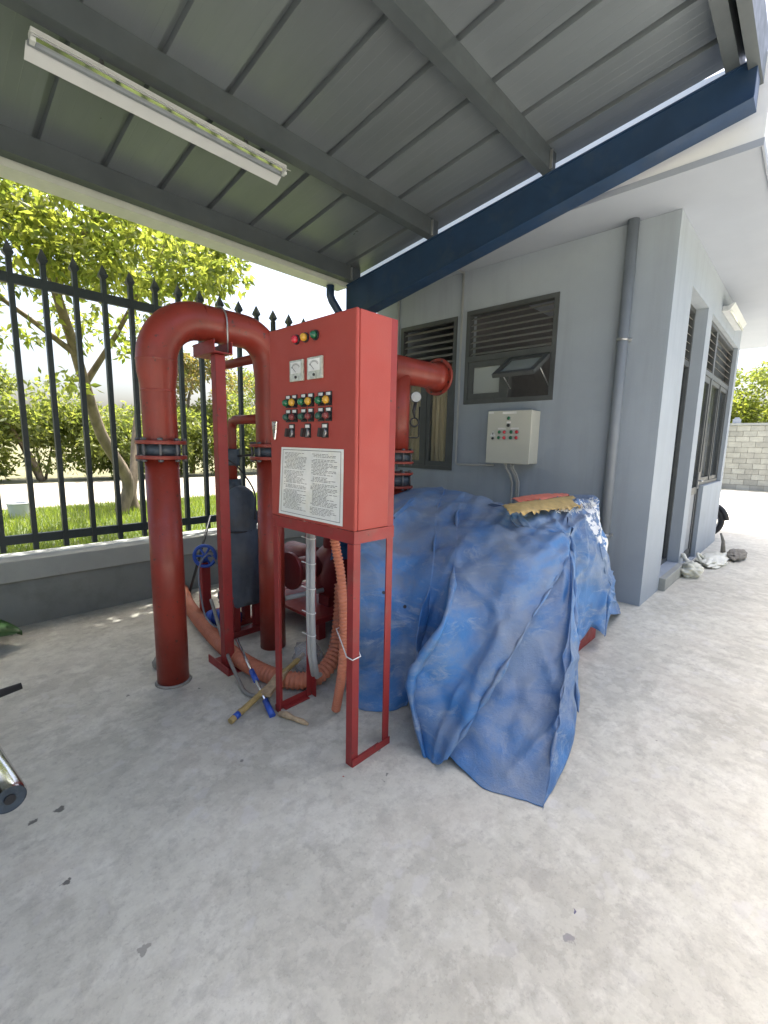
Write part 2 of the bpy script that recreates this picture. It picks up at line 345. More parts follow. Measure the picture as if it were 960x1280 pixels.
# ------------------------------------------------------------------ low boundary wall and steel fence
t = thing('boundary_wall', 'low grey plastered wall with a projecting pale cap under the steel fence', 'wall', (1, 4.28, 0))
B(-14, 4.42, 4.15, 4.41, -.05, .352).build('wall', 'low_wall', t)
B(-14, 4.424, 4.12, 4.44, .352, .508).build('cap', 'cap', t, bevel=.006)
fy = 4.30
t = thing('steel_fence', 'dark steel fence of square bars with spear tips on the low wall', 'fence', (1, fy, .5))
B(-3.2, 4.42, fy-.02, fy+.02, 2.490, 2.560).build('rail', 'fence', t, bevel=.003)
B(-3.2, 4.42, fy-.02, fy+.02, .600, .668).build('rail', 'fence', t, bevel=.003)
b0 = None
for i in range(-18, 20):
    x = .604+.1968*i
    if b0 is None:
        x0 = x
        b0 = B(x-.0165, x+.0165, fy-.0235, fy+.0235, .545, 2.665).build('bar', 'fence', t, origin=(x, fy, .545))
        fm = MB(); q = [(.013, 2.665), (.019, 2.675), (.032, 2.695), (.026, 2.715), (.0, 2.785)]
        fv = [(x+sx*r, fy+sy*r, z) for r, z in q for sx, sy in ((-1,-1),(1,-1),(1,1),(-1,1))]
        fm.add(fv, [(k*4+j, k*4+(j+1) % 4, (k+1)*4+(j+1) % 4, (k+1)*4+j) for k in range(4) for j in range(4)])
        f0 = fm.build('spear_tip', 'fence', b0)
    else:
        c = inst(b0, t, (x-x0, 0, 0)); inst(f0, c, (0, 0, 0))
for k, x in enumerate((-3.2, 4.30)):
    B(x-.03, x+.03, fy-.03, fy+.03, .508, 2.62).build('fence_post', 'fence', t, bevel=.003)

# ------------------------------------------------------------------ canopy
SL = -.1343
def zr(y, d=0): return 3.738+SL*y+d
cn = thing('steel_canopy', 'lean-to canopy of ribbed metal sheets on grey purlins and a navy rafter and post', 'canopy', (3.68, 3.92, 0))
XL = -8.3
def slopebox(mb, x0, x1, y0, y1, d0, d1):
    vs = [(x, y, zr(y, d)) for d in (d0, d1) for x, y in ((x0,y0),(x1,y0),(x1,y1),(x0,y1))]
    return mb.add(vs, [(0,3,2,1),(4,5,6,7),(0,1,5,4),(1,2,6,5),(2,3,7,6),(3,0,4,7)])
for y0, y1, xe in ((.585, .655, 3.74), (1.715, 1.785, 3.66), (2.84, 2.912, 3.66), (3.955, 4.03, 3.70)):
    mb = MB()                      # lipped channel purlin: web, two flanges
    slopebox(mb, XL, xe, y0, y0+.006, 0, .146)
    slopebox(mb, XL, xe, y0+.006, y1, 0, .006); slopebox(mb, XL, xe, y0+.006, y1, .140, .146)
    slopebox(mb, XL, xe, y1-.006, y1, .006, .03)
    mb.build('purlin', 'purlin', cn)
mb = MB()                          # tapered rafter, web between two flanges
ra = [(.50, .205), (4.09, .375)]
vs = []
for x0, x1, top0, top1 in ((3.605, 3.745, None, None),):
    for y, dep in ra: vs += [(x0, y, zr(y, -dep)), (x1, y, zr(y, -dep)), (x1, y, zr(y, -.002)), (x0, y, zr(y, -.002))]
mb.add(vs, [(0,1,2,3),(7,6,5,4),(0,4,5,1),(1,5,6,2),(2,6,7,3),(3,7,4,0)])
rf = mb.build('rafter', 'navy', cn, bevel=.004)
mb = MB()
for s0 in (0, 1):
    vs = []
    for y, dep in ra:
        a = -dep-.011 if s0 else -.012; b2 = -dep+.001 if s0 else -.0005
        vs += [(3.594, y, zr(y, a)), (3.756, y, zr(y, a)), (3.756, y, zr(y, b2)), (3.594, y, zr(y, b2))]
    mb.add(vs, [(0,1,2,3),(7,6,5,4),(0,4,5,1),(1,5,6,2),(2,6,7,3),(3,7,4,0)])
mb.build('flange', 'navy', rf)
for y in (1.75, 2.876, 3.99):      # purlin cleats
    B(3.55, 3.556, y-.06, y-.038, zr(y), zr(y)+.13).build('cleat', 'steel', rf)
mb = B(3.612, 3.738, 3.76, 4.085, 0, zr(4.09, -.375)-.012)
po = mb.build('post', 'navy', cn, bevel=.004)
MB().box(3.597, 3.611, 3.752, 4.093, 0, zr(4.09, -.376)-.012).box(3.739, 3.753, 3.752, 4.093, 0, zr(4.09, -.376)-.012).build('flange', 'navy', po)
B(3.54, 3.81, 3.70, 4.114, 0, .014).build('base_plate', 'navy', po)
# ribbed sheets, one by one
PW = .3912
prof = [(0,0),(.008,.034),(.040,.034),(.048,0)]
x = .05
for k in range(5): prof += [(.050+.066*(k+.47), 0), (.050+.066*(k+.5), 0.0006), (.050+.066*(k+.53), 0)]
prof += [(PW+.001, 0)]
def sheet(x0, wid):
    pr = [(u, d) for u, d in prof if u <= wid+1e-6]
    if pr[-1][0] < wid: pr.append((wid, 0))
    n = len(pr); vs = []
    for y in (.505, 4.14):
        vs += [(x0+u, y, zr(y, .148+d)) for u, d in pr]+[(x0+u, y, zr(y, .154+d)) for u, d in pr]
    fs = []
    for i in range(n-1):
        fs += [(i, i+1, 2*n+i+1, 2*n+i), (n+i+1, n+i, 3*n+i, 3*n+i+1)]
    fs += [(0, 2*n, 3*n, n), (n-1, 2*n-1, 4*n-1, 3*n-1)]
    for q in (0, 2*n): fs += [(q+i, q+n+i, q+n+i+1, q+i+1) for i in range(n-1)]
    return MB().add(vs, fs)
s0 = None
k = -25
while True:
    x = 1.519+PW*k
    if x > 3.75: break
    if x+PW > 3.77: sheet(x, 3.765-x).build('roof_sheet', 'sheet', cn)
    elif s0 is None:
        xs = x; s0 = sheet(x, PW).build('roof_sheet', 'sheet', cn)
    else: inst(s0, cn, (x-xs, 0, 0))
    k += 1
mb = MB(); slopebox(mb, XL, 3.80, .488, .500, -.045, .20); slopebox(mb, XL, 3.80, .500, .60, .193, .20)
slopebox(mb, XL, 3.80, .500, .545, -.045, -.038)
mb.build('fascia_trim', 'purlin', cn)
mb = MB()
mb.box(XL, 3.62, 4.075, 4.262, 3.165, 3.175).box(XL, 3.62, 4.075, 4.081, 3.175, 3.325).box(XL, 3.62, 4.256, 4.262, 3.175, 3.325)
mb.box(3.614, 3.62, 4.081, 4.256, 3.175, 3.325)
gu = mb.build('gutter', 'gutter', cn)
MB().tube([(3.44,4.17,3.164),(3.44,4.17,3.06),(3.46,4.165,3.01),(3.54,4.14,2.90),(3.56,4.135,2.84),(3.56,4.13,.51)], .045, 16).build('downpipe', 'navy', gu)

# batten light under the purlin
lt = thing('batten_light', 'white fluorescent batten light with a trough reflector under the canopy purlin', 'light', (1.31, 3.02, 3.25))
x0, x1 = .575, 2.045
def plate(a, b, th=.002):   # thin plate between two (y,z) lines
    mb = MB(); (ya, za), (yb, zb) = a, b
    nrm = Vector((0, -(zb-za), yb-ya)).normalized()*th
    vs = [(x, y+nrm.y*q, z+nrm.z*q) for x in (x0, x1) for q in (0, 1) for y, z in ((ya, za), (yb, zb))]
    return mb.add(vs, [(0,1,5,4),(2,6,7,3),(0,4,6,2),(1,3,7,5),(0,2,3,1),(4,5,7,6)])
B(x0+.01, x1-.01, 2.955, 3.020, 3.318, 3.352).build('housing', 'white_metal', lt)
plate((2.918, 3.305), (2.952, 3.322)).build('reflector_wing', 'white_metal', lt)
plate((3.024, 3.322), (3.098, 3.276)).build('reflector_wing', 'white_metal', lt)
B(x0+.03, x1-.03, 2.952, 2.996, 3.312, 3.316).build('mirror_strip', 'mirror', lt)
B(x0+.004, x1-.004, 2.999, 3.020, 3.300, 3.317).build('tube_rail', 'drain', lt)
for xe in (x0+.006, x1-.03): B(xe, xe+.022, 2.954, 2.994, 3.292, 3.311).build('lamp_holder', 'white_metal', lt, bevel=.003)
for xe in (.9, 1.75): B(xe-.01, xe+.01, 3.005, 3.015, 3.353, zr(3.01, .148)).build('hanger', 'steel', lt)

# ------------------------------------------------------------------ pump house
bh = thing('pump_house', 'grey plastered single-storey building with louvred windows and a wide white flat eave', 'building', (6.5, 2.7, 0))
def holed(plane, at, th, u0, u1, holes, name, m, parent, z0=0., z1=3.312):
    us = sorted({u0, u1, *[h[0] for h in holes], *[h[1] for h in holes]}); zs = sorted({z0, z1, *[h[2] for h in holes], *[h[3] for h in holes]})
    solid = {}
    for i in range(len(us)-1):
        for j in range(len(zs)-1):
            cu, cz = (us[i]+us[i+1])/2, (zs[j]+zs[j+1])/2
            solid[i, j] = not any(h[0] < cu < h[1] and h[2] < cz < h[3] for h in holes)
    def P(u, d, z): return (d, u, z) if plane == 'x' else (u, d, z)
    mb = MB()
    for (i, j), s in solid.items():
        if not s: continue
        a, b, c, d = us[i], us[i+1], zs[j], zs[j+1]
        for dd in (at, at+th): mb.add([P(a,dd,c), P(b,dd,c), P(b,dd,d), P(a,dd,d)], [(0,1,2,3)])
        for (di, dj), e in (((-1,0),((a,c),(a,d))), ((1,0),((b,c),(b,d))), ((0,-1),((a,c),(b,c))), ((0,1),((a,d),(b,d)))):
            if not solid.get((i+di, j+dj), False):
                (p, q), (r_, s_) = e
                mb.add([P(p,at,q), P(r_,at,s_), P(r_,at+th,s_), P(p,at+th,q)], [(0,1,2,3)])
    return mb.build(name, m, parent)
XA, YD = 4.427, .988
W1 = (1.937, 2.980, 1.876, 2.885); W2 = (3.105, 3.960, 1.115, 2.860)
holed('x', XA, .20, YD+.20, 4.40, [W1, W2], 'wall', 'wall', bh)
holed('y', YD, .20, XA, 8.66, [(5.10, 5.97, .13, 2.905), (6.235, 7.02, .02, 2.905), (7.02, 8.47, .96, 2.905)], 'wall', 'wall', bh)
B(8.46, 8.66, YD+.20, 4.40, 0, 3.312).build('wall', 'wall', bh)
B(XA+.2, 8.46, 4.2, 4.40, 0, 3.312).build('wall', 'wall', bh)
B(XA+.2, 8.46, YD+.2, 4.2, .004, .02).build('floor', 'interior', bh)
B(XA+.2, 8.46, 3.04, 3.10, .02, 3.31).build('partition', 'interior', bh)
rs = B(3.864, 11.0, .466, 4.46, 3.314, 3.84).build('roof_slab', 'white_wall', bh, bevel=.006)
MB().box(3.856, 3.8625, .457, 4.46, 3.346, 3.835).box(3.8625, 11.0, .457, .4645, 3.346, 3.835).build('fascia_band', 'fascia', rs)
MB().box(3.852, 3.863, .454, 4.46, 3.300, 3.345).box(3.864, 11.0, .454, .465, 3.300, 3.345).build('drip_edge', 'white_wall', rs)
# step at the first door
B(5.10, 5.97, .93, YD+.2, 0, .128).build('door_step', 'cap', bh, bevel=.004)

def frame_y(a, y0, y1, z0, z1, wd, d0, d1, mb=None):   # rectangular frame in the plane x = const
    mb = mb or MB()
    return mb.box(d0, d1, y0, y0+wd, z0, z1).box(d0, d1, y1-wd, y1, z0, z1).box(d0, d1, y0+wd, y1-wd, z0, z0+wd).box(d0, d1, y0+wd, y1-wd, z1-wd, z1)
def frame_x(x0, x1, z0, z1, wd, d0, d1, mb=None):
    mb = mb or MB()
    return mb.box(x0, x0+wd, d0, d1, z0, z1).box(x1-wd, x1, d0, d1, z0, z1).box(x0+wd, x1-wd, d0, d1, z0, z0+wd).box(x0+wd, x1-wd, d0, d1, z1-wd, z1)
def slats_y(win, y0, y1, z0, z1, n):
    s = None; h = (z1-z0)/n
    for i in range(n):
        zc = z0+h*(i+.5)
        if s is None:
            mb = MB(); hh = h*.30; zz = zc
            mb.add([(4.440,y0,zc-hh),(4.440,y1,zc-hh),(4.446,y1,zc-hh),(4.446,y0,zc-hh),(4.482,y0,zc+hh*.55),(4.482,y1,zc+hh*.55),(4.488,y1,zc+hh*.55),(4.488,y0,zc+hh*.55)],
                   [(0,1,2,3),(4,7,6,5),(0,4,5,1),(1,5,6,2),(2,6,7,3),(3,7,4,0)])
            s = mb.build('louvre_slat', 'slat', win)
        else: inst(s, win, (0, 0, zc-zz))
# window with the open sash
wn = MB(); wn = frame_y(0, W1[0]+.002, W1[1]-.002, W1[2]+.002, W1[3]-.002, .045, 4.418, 4.50)
wn.box(4.4185, 4.50, W1[0]+.047, W1[1]-.047, 2.335, 2.395).box(4.4185, 4.50, 2.425, 2.470, W1[2]+.047, 2.335)
w1 = wn.build('window', 'frame', bh); w1['label'] = 'louvred window with its right pane pushed open above the beige box'
slats_y(w1, W1[0]+.048, W1[1]-.048, 2.398, 2.836, 7)
sa = frame_y(0, 2.473, 2.931, 1.925, 2.333, .062, 4.425, 4.47).build('sash', 'frame', w1)
B(4.445, 4.452, 2.533, 2.871, 1.985, 2.273).build('pane', 'frost', sa)
# open awning sash: hinge at the top, pushed out
hx, hz_, L, al = 4.432, 2.315, .40, R(58)
ux = Vector((-math.sin(al), 0, -math.cos(al))); un = Vector((-math.cos(al), 0, math.sin(al))); uy = Vector((0, 1, 0))
def awn(l0, l1, y0, y1, th0, th1, mb):
    c = Vector((hx, (y0+y1)/2, hz_)) + ux*((l0+l1)/2) + un*((th0+th1)/2)
    return mb.obox(c, (ux, uy, un), (l1-l0)/2, (y1-y0)/2, (th1-th0)/2)
mb = MB()
for q in ((0, L, 1.99, 2.045), (0, L, 2.375, 2.43), (0, .055, 2.045, 2.375), (L-.055, L, 2.045, 2.375)): awn(*q, -.02, .02, mb)
sb = mb.build('open_sash', 'frame', w1); awn(.056, L-.056, 2.046, 2.374, -.004, .004, MB()).build('pane', 'frost', sb)
for y in (2.0, 2.42): MB().tube([(4.46, y, 2.02), Vector((hx, y, hz_))+ux*.24-un*.025], .006, 6).build('stay', 'steel', sb)
# tall window
wn = frame_y(0, W2[0]+.002, W2[1]-.002, W2[2]+.002, W2[3]-.002, .045, 4.418, 4.50)
wn.box(4.4185, 4.50, W2[0]+.047, W2[1]-.047, 2.215, 2.275).box(4.4185, 4.50, 3.515, 3.555, W2[2]+.047, 2.215)
w2 = wn.build('window', 'frame', bh); w2['label'] = 'tall two-pane louvred window behind the flanged pipe'
slats_y(w2, W2[0]+.048, W2[1]-.048, 2.278, 2.811, 7)
for y0, y1 in ((3.154, 3.513), (3.557, 3.911)):
    s = frame_y(0, y0, y1, 1.163, 2.213, .055, 4.425, 4.47).build('sash', 'frame', w2)
    B(4.445, 4.451, y0+.056, y1-.056, 1.219, 2.157).build('pane', 'glass', s)
mb = MB(); n = 60
for i in range(n):
    y0, y1 = 3.115+.835*i/n, 3.115+.835*(i+1)/n
    mb.add([(4.53+.012*math.sin(i*1.3), y0, .9), (4.53+.012*math.sin((i+1)*1.3), y1, .9), (4.53+.012*math.sin((i+1)*1.3), y1, 2.25), (4.53+.012*math.sin(i*1.3), y0, 2.25)], [(0,1,2,3)], True)
mb.build('reflection_curtain', 'reflection_curtain', w2)
# doors of the yard side
def slats_x(par, xa, xb, z0, z1, n, yb):
    s = None; h = (z1-z0)/n
    for i in range(n):
        zc = z0+h*(i+.5)
        if s is None:
            hh = h*.30; zz = zc
            mb = MB().add([(xa,yb,zc-hh),(xb,yb,zc-hh),(xb,yb+.006,zc-hh),(xa,yb+.006,zc-hh),(xa,yb+.042,zc+hh*.5),(xb,yb+.042,zc+hh*.5),(xb,yb+.048,zc+hh*.5),(xa,yb+.048,zc+hh*.5)],
                          [(0,3,2,1),(4,5,6,7),(0,1,5,4),(1,2,6,5),(2,3,7,6),(3,0,4,7)])
            s = mb.build('louvre_slat', 'slat', par)
        else: inst(s, par, (0, 0, zc-zz))
d1 = frame_x(5.102, 5.968, .13, 2.903, .045, 1.10, 1.17).box(5.147, 5.923, 1.10, 1.17, 2.30, 2.36).build('door', 'frame', bh); d1['label'] = 'tall dark glazed door set deep in the wall by the corner'
slats_x(d1, 5.148, 5.922, 2.362, 2.856, 6, 1.105)
B(5.149, 5.921, 1.13, 1.137, .178, 2.298).build('pane', 'tintglass', d1)
d2 = frame_x(6.237, 7.018, .022, 2.903, .045, 1.035, 1.10).box(6.282, 6.973, 1.035, 1.10, 2.30, 2.36).build('door', 'frame', bh); d2['label'] = 'glazed door with a solid lower panel and louvred top'
slats_x(d2, 6.283, 6.972, 2.362, 2.856, 6, 1.04)
lf = frame_x(6.284, 6.971, .07, 2.298, .07, 1.045, 1.085).box(6.354, 6.901, 1.045, 1.085, .86, .95).build('leaf', 'frame', d2)
B(6.355, 6.900, 1.058, 1.066, .951, 2.227).build('pane', 'glass', lf); B(6.355, 6.900, 1.055, 1.075, .141, .859).build('lower_panel', 'drain', lf)
MB().box(6.90, 6.935, 1.030, 1.045, .93, 1.14).cyl((6.917, 1.03, 1.03), (6.917, .985, 1.03), .009, 8).cyl((6.917, .988, 1.03), (6.79, .988, 1.03), .009, 8).build('handle', 'steel', lf)
w3 = frame_x(7.022, 8.468, .962, 2.903, .045, 1.035, 1.10).box(7.067, 8.423, 1.035, 1.10, 2.30, 2.36).box(7.722, 7.768, 1.035, 1.10, 1.007, 2.30).build('window', 'frame', bh); w3['label'] = 'two-pane window with louvred top beside the glazed door'
slats_x(w3, 7.068, 8.422, 2.362, 2.856, 6, 1.04)
for xa, xb in ((7.069, 7.720), (7.770, 8.421)):
    s = frame_x(xa, xb, 1.009, 2.298, .05, 1.045, 1.085).build('sash', 'frame', w3); B(xa+.051, xb-.051, 1.06, 1.067, 1.06, 2.247).build('pane', 'glass', s)
# pipes on the wall
dp = MB().tube([(4.375, 1.325, 3.312), (4.375, 1.325, .0)], .045, 20).build('drainpipe', 'drain', bh)
for z in (2.35, .62):
    MB().tube([(4.375, 1.325, z-.012), (4.375, 1.325, z+.012)], .051, 20).box(4.40, 4.426, 1.265, 1.385, z-.012, z+.012).build('pipe_clip', 'steel', dp)
MB().tube([(4.41, 3.04, 3.312), (4.41, 3.04, 1.22), (4.41, 3.025, 1.20), (4.41, 3.0, 1.195), (4.41, 2.54, 1.205)], .012, 10).build('conduit', 'conduit', bh)
MB().tube([(4.412, 4.00, 3.312), (4.412, 4.00, .6)], .012, 10).build('conduit', 'conduit', bh)
MB().tube([(4.40, 3.04, 3.30), (3.95, 3.04, 3.305)], .010, 8).build('conduit', 'conduit', bh)

# wall lamp above the door
wl = thing('wall_lamp', 'white batten lamp on the grey wall above the yard window', 'lamp', (7.3, .95, 3.05))
B(6.77, 7.93, .93, .987, 3.04, 3.10).build('housing', 'white_metal', wl, bevel=.004)
mb = MB().prism([(.865, 3.115), (.88, 3.12), (.93, 3.09), (.93, 3.04), (.915, 3.04)], 'x', 6.75, 7.95); mb.build('reflector', 'white_metal', wl)
MB().cyl((6.80, .90, 3.035), (7.90, .90, 3.035), .012, 12).build('tube', 'tube', wl)

# beige electrical box on the window wall
eb = thing('electrical_box', 'beige wall-mounted electrical box with green and red buttons under the open window', 'electrical box', (4.33, 2.29, 1.24))
B(4.245, 4.426, 2.048, 2.528, 1.240, 1.768).build('body', 'beige_metal', eb, bevel=.006)
dr = B(4.226, 4.243, 2.044, 2.532, 1.236, 1.772).build('door', 'beige_metal', eb, bevel=.006)
xf = 4.226
def pbut(y, z, m, r=.017, ring='steel', par=dr, x=xf, nm='button'):
    o = MB().cyl((x, y, z), (x-.010, y, z), r*1.18, 16).build('bezel' if nm != 'bezel' else nm, ring, par)
    MB().tube([(x-.009, y, z), (x-.016, y, z), (x-.021, y, z)], [r, r*.96, r*.6], 16).build(nm, m, par)
for y, z, m in ((2.285, 1.694, 'green'), (2.382, 1.556, 'green'), (2.325, 1.556, 'redlens'), (2.249, 1.556, 'green'), (2.189, 1.556, 'redlens'),
                (2.387, 1.499, 'green'), (2.325, 1.499, 'redlens'), (2.251, 1.499, 'green'), (2.190, 1.499, 'redlens')): pbut(y, z, m)
pbut(2.285, 1.623, 'black', nm='selector_switch'); pbut(2.457, 1.492, 'black', .013, nm='key_lock')
for y0, y1, z0, z1 in ((2.206, 2.361, 1.738, 1.760), (2.262, 2.310, 1.645, 1.662), (2.310, 2.405, 1.583, 1.600), (2.172, 2.262, 1.583, 1.600), (2.462, 2.522, 1.745, 1.765)):
    B(xf-.002, xf-.0005, y0, y1, z0, z1).build('label_plate', 'label', dr)
tri = MB().prism([(2.495, 1.512), (2.425, 1.512), (2.460, 1.573)], 'x', xf-.002, xf-.0005).build('warning_sign', 'label', dr)
MB().prism([(2.462, 1.558), (2.452, 1.540), (2.460, 1.540), (2.455, 1.520), (2.470, 1.545), (2.462, 1.545)], 'x', xf-.004, xf-.0024).build('warning_mark', 'ink', tri)
for k, (y0, y1) in enumerate(((2.345, 2.30), (2.285, 2.245), (2.265, 2.225))):
    MB().tube([(4.33, y0, 1.245), (4.33, y0, 1.19), (4.34, y1, 1.12), (4.37, y1, 1.08), (4.40, y1, 1.04), (4.40, y1, .12)], .0105, 10).build('conduit', 'conduit', eb)

# ------------------------------------------------------------------ pump control cabinet
cb = thing('control_cabinet', 'red pump control cabinet on a steel frame stand with a white notice on its door', 'control cabinet', (1.32, 1.60, 0))
CY0, CY1, CZ0, CZ1 = 1.302, 1.900, 1.052, 1.910
B(1.222, 1.398, CY0, CY1, CZ0, CZ1).build('body', 'red', cb, bevel=.005)
door = B(1.201, 1.219, CY0-.001, CY1+.001, CZ0-.001, CZ1+.001).build('door', 'red', cb, bevel=.006)
def angle(mb, x, y, z0, z1, sx, sy, w=.038, th=.004):
    mb.box(min(x, x+sx*w), max(x, x+sx*w), min(y, y+sy*th), max(y, y+sy*th), z0, z1)
    return mb.box(min(x, x+sx*th), max(x, x+sx*th), min(y+sy*th, y+sy*w), max(y+sy*th, y+sy*w), z0, z1)
for x, sx, zt in ((1.203, 1, 1.0), (1.4375, -1, CZ1)):
    for y, sy in ((1.3065, 1), (1.8955, -1)):
        angle(MB(), x, y, 0, zt if sx < 0 else .996, sx, sy).build('leg', 'red_frame', cb)
mb = MB()
mb.box(1.203, 1.440, 1.304, 1.308, .998, 1.050).box(1.203, 1.440, 1.894, 1.898, .998, 1.050).box(1.203, 1.207, 1.308, 1.894, .998, 1.050).box(1.436, 1.440, 1.308, 1.894, .998, 1.050)
mb.box(1.207, 1.436, 1.308, 1.34, 1.046, 1.050).box(1.207, 1.436, 1.862, 1.894, 1.046, 1.050)
mb.build('top_frame', 'red_frame', cb)
for y0, y1 in ((1.299, 1.303), (1.899, 1.903)):
    MB().box(1.203, 1.440, y0, y1, .002, .036).box(1.243, 1.400, min(y0, 1.3)+.004 if y0 < 1.5 else 1.866, 1.338 if y0 < 1.5 else 1.899, .002, .006).build('foot_rail', 'red_frame', cb)
mb = MB()
for y in (1.309, 1.893): mb.box(1.399, 1.403, min(y, y), y+.004, CZ0, CZ1)
# door furniture
xf = 1.201
def lamp(y, z, m, r=.0165):
    o = MB().tube([(xf, y, z), (xf-.008, y, z)], r*1.25, 18).build('bezel', 'black', door)
    MB().tube([(xf-.006, y, z), (xf-.016, y, z), (xf-.024, y, z), (xf-.028, y, z)], [r, r, r*.8, r*.35], 18).build('pilot_lamp', m, door)
for y, m in ((1.679, 'redlens'), (1.615, 'yellow'), (1.547, 'green')): lamp(y, 1.843, m)
for y0, y1 in ((1.626, 1.724), (1.496, 1.596)):
    me = B(xf-.012, xf-.0005, y0, y1, 1.667, 1.757).build('meter', 'meter', door, bevel=.003)
    B(xf-.0135, xf-.0125, y0+.012, y1-.012, 1.700, 1.748).build('dial', 'label', me)
    yc = (y0+y1)/2
    mb = MB()
    for k in range(11):
        a = R(40+10*k); mb.obox((xf-.0142, yc+.036*math.cos(a), 1.703+.036*math.sin(a)), ((1,0,0),(0,math.cos(a),math.sin(a)),(0,-math.sin(a),math.cos(a))), .0004, .004, .0008)
    mb.obox((xf-.0142, yc+.012, 1.717), ((1,0,0),(0,.75,.66),(0,-.66,.75)), .0004, .018, .0009)
    mb.build('scale', 'ink', me)
    MB().tube([(xf-.012, yc, 1.684), (xf-.016, yc, 1.684)], .006, 10).build('zero_screw', 'black', me)
def square(y, z, m, r=.0165):
    b = B(xf-.004, xf-.0005, y-.020, y+.020, z-.022, z+.034).build('bezel_plate', 'black', door)
    B(xf-.0055, xf-.0042, y-.013, y+.013, z+.019, z+.031).build('tag', 'label', b)
    MB().tube([(xf-.004, y, z), (xf-.014, y, z)], r*1.15, 16).build('bezel_ring', 'black', b)
    MB().tube([(xf-.012, y, z), (xf-.022, y, z), (xf-.029, y, z), (xf-.032, y, z)], [r, r, r*.75, r*.3], 16).build('lens', m, b)
    return b
for k, y in enumerate((1.747, 1.699, 1.632, 1.581, 1.512, 1.462)):
    square(y, 1.578, 'yellow' if k % 2 else 'green')
    square(y, 1.515, 'darkred' if k % 2 else 'darkgreen', .0145)
for y in (1.722, 1.604, 1.486):
    b = B(xf-.004, xf-.0005, y-.021, y+.021, 1.425, 1.485).build('bezel_plate', 'black', door)
    B(xf-.0055, xf-.0042, y-.014, y+.014, 1.467, 1.480).build('tag', 'label', b)
    MB().tube([(xf-.004, y, 1.446), (xf-.016, y, 1.446)], .018, 16).build('selector_ring', 'steel', b)
    MB().obox((xf-.026, y, 1.446), ((1,0,0),(0,.97,.24),(0,-.24,.97)), .011, .0065, .018).build('selector_knob', 'black', b)
hd = MB().prism([(1.868, 1.500), (1.826, 1.500), (1.832, 1.46), (1.843, 1.415), (1.852, 1.410), (1.860, 1.43)], 'x', xf-.016, xf-.0005).build('handle', 'chrome', door, bevel=.004)
MB().cyl((xf-.016, 1.846, 1.487), (xf-.021, 1.846, 1.487), .009, 12).build('key_lock', 'steel', hd)
# notice sheet, a little buckled, with print
ny, nz = 14, 10; mb = MB(); grid = []
def npt(u, v, lift=0.):
    y = (1.808-.441*u)*(1-v)+(1.838-.466*u)*v; z = 1.381*(1-v)+1.066*v-.002*u
    return (xf-.0016-.0022*(.5+.5*math.sin(9*u+4*v))*math.sin(math.pi*u)-lift, y, z)
for j in range(nz+1):
    for i in range(ny+1): grid.append(npt(i/ny, j/nz))
mb.add(grid, [(j*(ny+1)+i, j*(ny+1)+i+1, (j+1)*(ny+1)+i+1, (j+1)*(ny+1)+i) for j in range(nz) for i in range(ny)], True)
ns = mb.build('notice_sheet', 'paper', door); ns['label'] = 'white laminated instruction notice with two columns of fine print'
mb = MB(); rg = random.Random(3)
def ink(u0, u1, v0, v1):
    k = max(1, int((u1-u0)/.05)+1)
    for i in range(k):
        a, b = u0+(u1-u0)*i/k, u0+(u1-u0)*(i+1)/k
        mb.add([npt(a, v0, .0006), npt(b, v0, .0006), npt(b, v1, .0006), npt(a, v1, .0006)], [(0,1,2,3)])
for u0, u1, v0, v1 in ((.035, .965, .030, .037), (.035, .965, .955, .962), (.035, .0405, .037, .955), (.9595, .965, .037, .955)): ink(u0, u1, v0, v1)
for c0 in (.075, .53):
    for k in range(46):
        v = .075+k*.0185
        if rg.random() < .08: continue
        u = c0+(.0 if rg.random() < .6 else .03); end = c0+rg.choice((.39, .39, .36, .25, .32))
        while u < end-.02:
            wd = rg.uniform(.018, .06); ink(u, min(end, u+wd), v, v+.0058); u += wd+.011
mb.build('print', 'ink', ns)

# ------------------------------------------------------------------ red riser arch, its support, and the flanged riser
def arc(c, a0, a1, r, ux, uz, n=12):
    c = Vector(c); ux = Vector(ux); uz = Vector(uz)
    return [c+ux*r*math.cos(R(a0+(a1-a0)*i/n))+uz*r*math.sin(R(a0+(a1-a0)*i/n)) for i in range(n+1)]
def joint(par, x, y, z0, z1, r, rp):
    for z in (z0, z1-.02): MB().cyl((x, y, z), (x, y, z+.02), r, 32).build('flange', 'pipe_red', par, bevel=.002)
    bd = MB().cyl((x, y, z0+.02), (x, y, z1-.02), rp*1.12, 28).build('valve_band', 'band', par)
    for k in range(8):
        a = math.pi*2*(k+.5)/8; bx, by = x+math.cos(a)*r*.88, y+math.sin(a)*r*.88
        MB().cyl((bx, by, z0-.014), (bx, by, z1+.014), .0075, 8).cyl((bx, by, z0-.012), (bx, by, z0), .014, 6).cyl((bx, by, z1), (bx, by, z1+.012), .014, 6).build('bolt', 'oldbolt', bd)
PY = 2.58
pa = thing('pipe_arch', 'thick red steel pipe bent into an arch between two floor risers', 'pipe', (1.28, PY, 0))
xl, xr_, zc = .945, 1.622, 2.060
MB().cyl((xl, PY, 0), (xl, PY, 1.30), .086, 36).build('riser', 'pipe_red', pa)
MB().tube([(xl, PY, 1.40), (xl, PY, 1.66), (xl, PY, 1.685), (xl, PY, 1.76), (xl, PY, 1.822)], [.086, .086, .087, .1, .101], 36, caps=False).build('riser', 'pipe_red', pa)
rb = .24
MB().tube(arc((xl+rb, PY, zc-rb), 180, 90, rb, (1,0,0), (0,0,1), 16), .101, 36, caps=False).build('elbow', 'pipe_red', pa)
MB().tube([(xl+rb, PY, zc), (xl+rb+.03, PY, zc), (xr_-rb+.06, PY, zc)], [.101, .098, .096], 36, caps=False).build('cross_pipe', 'pipe_red', pa)
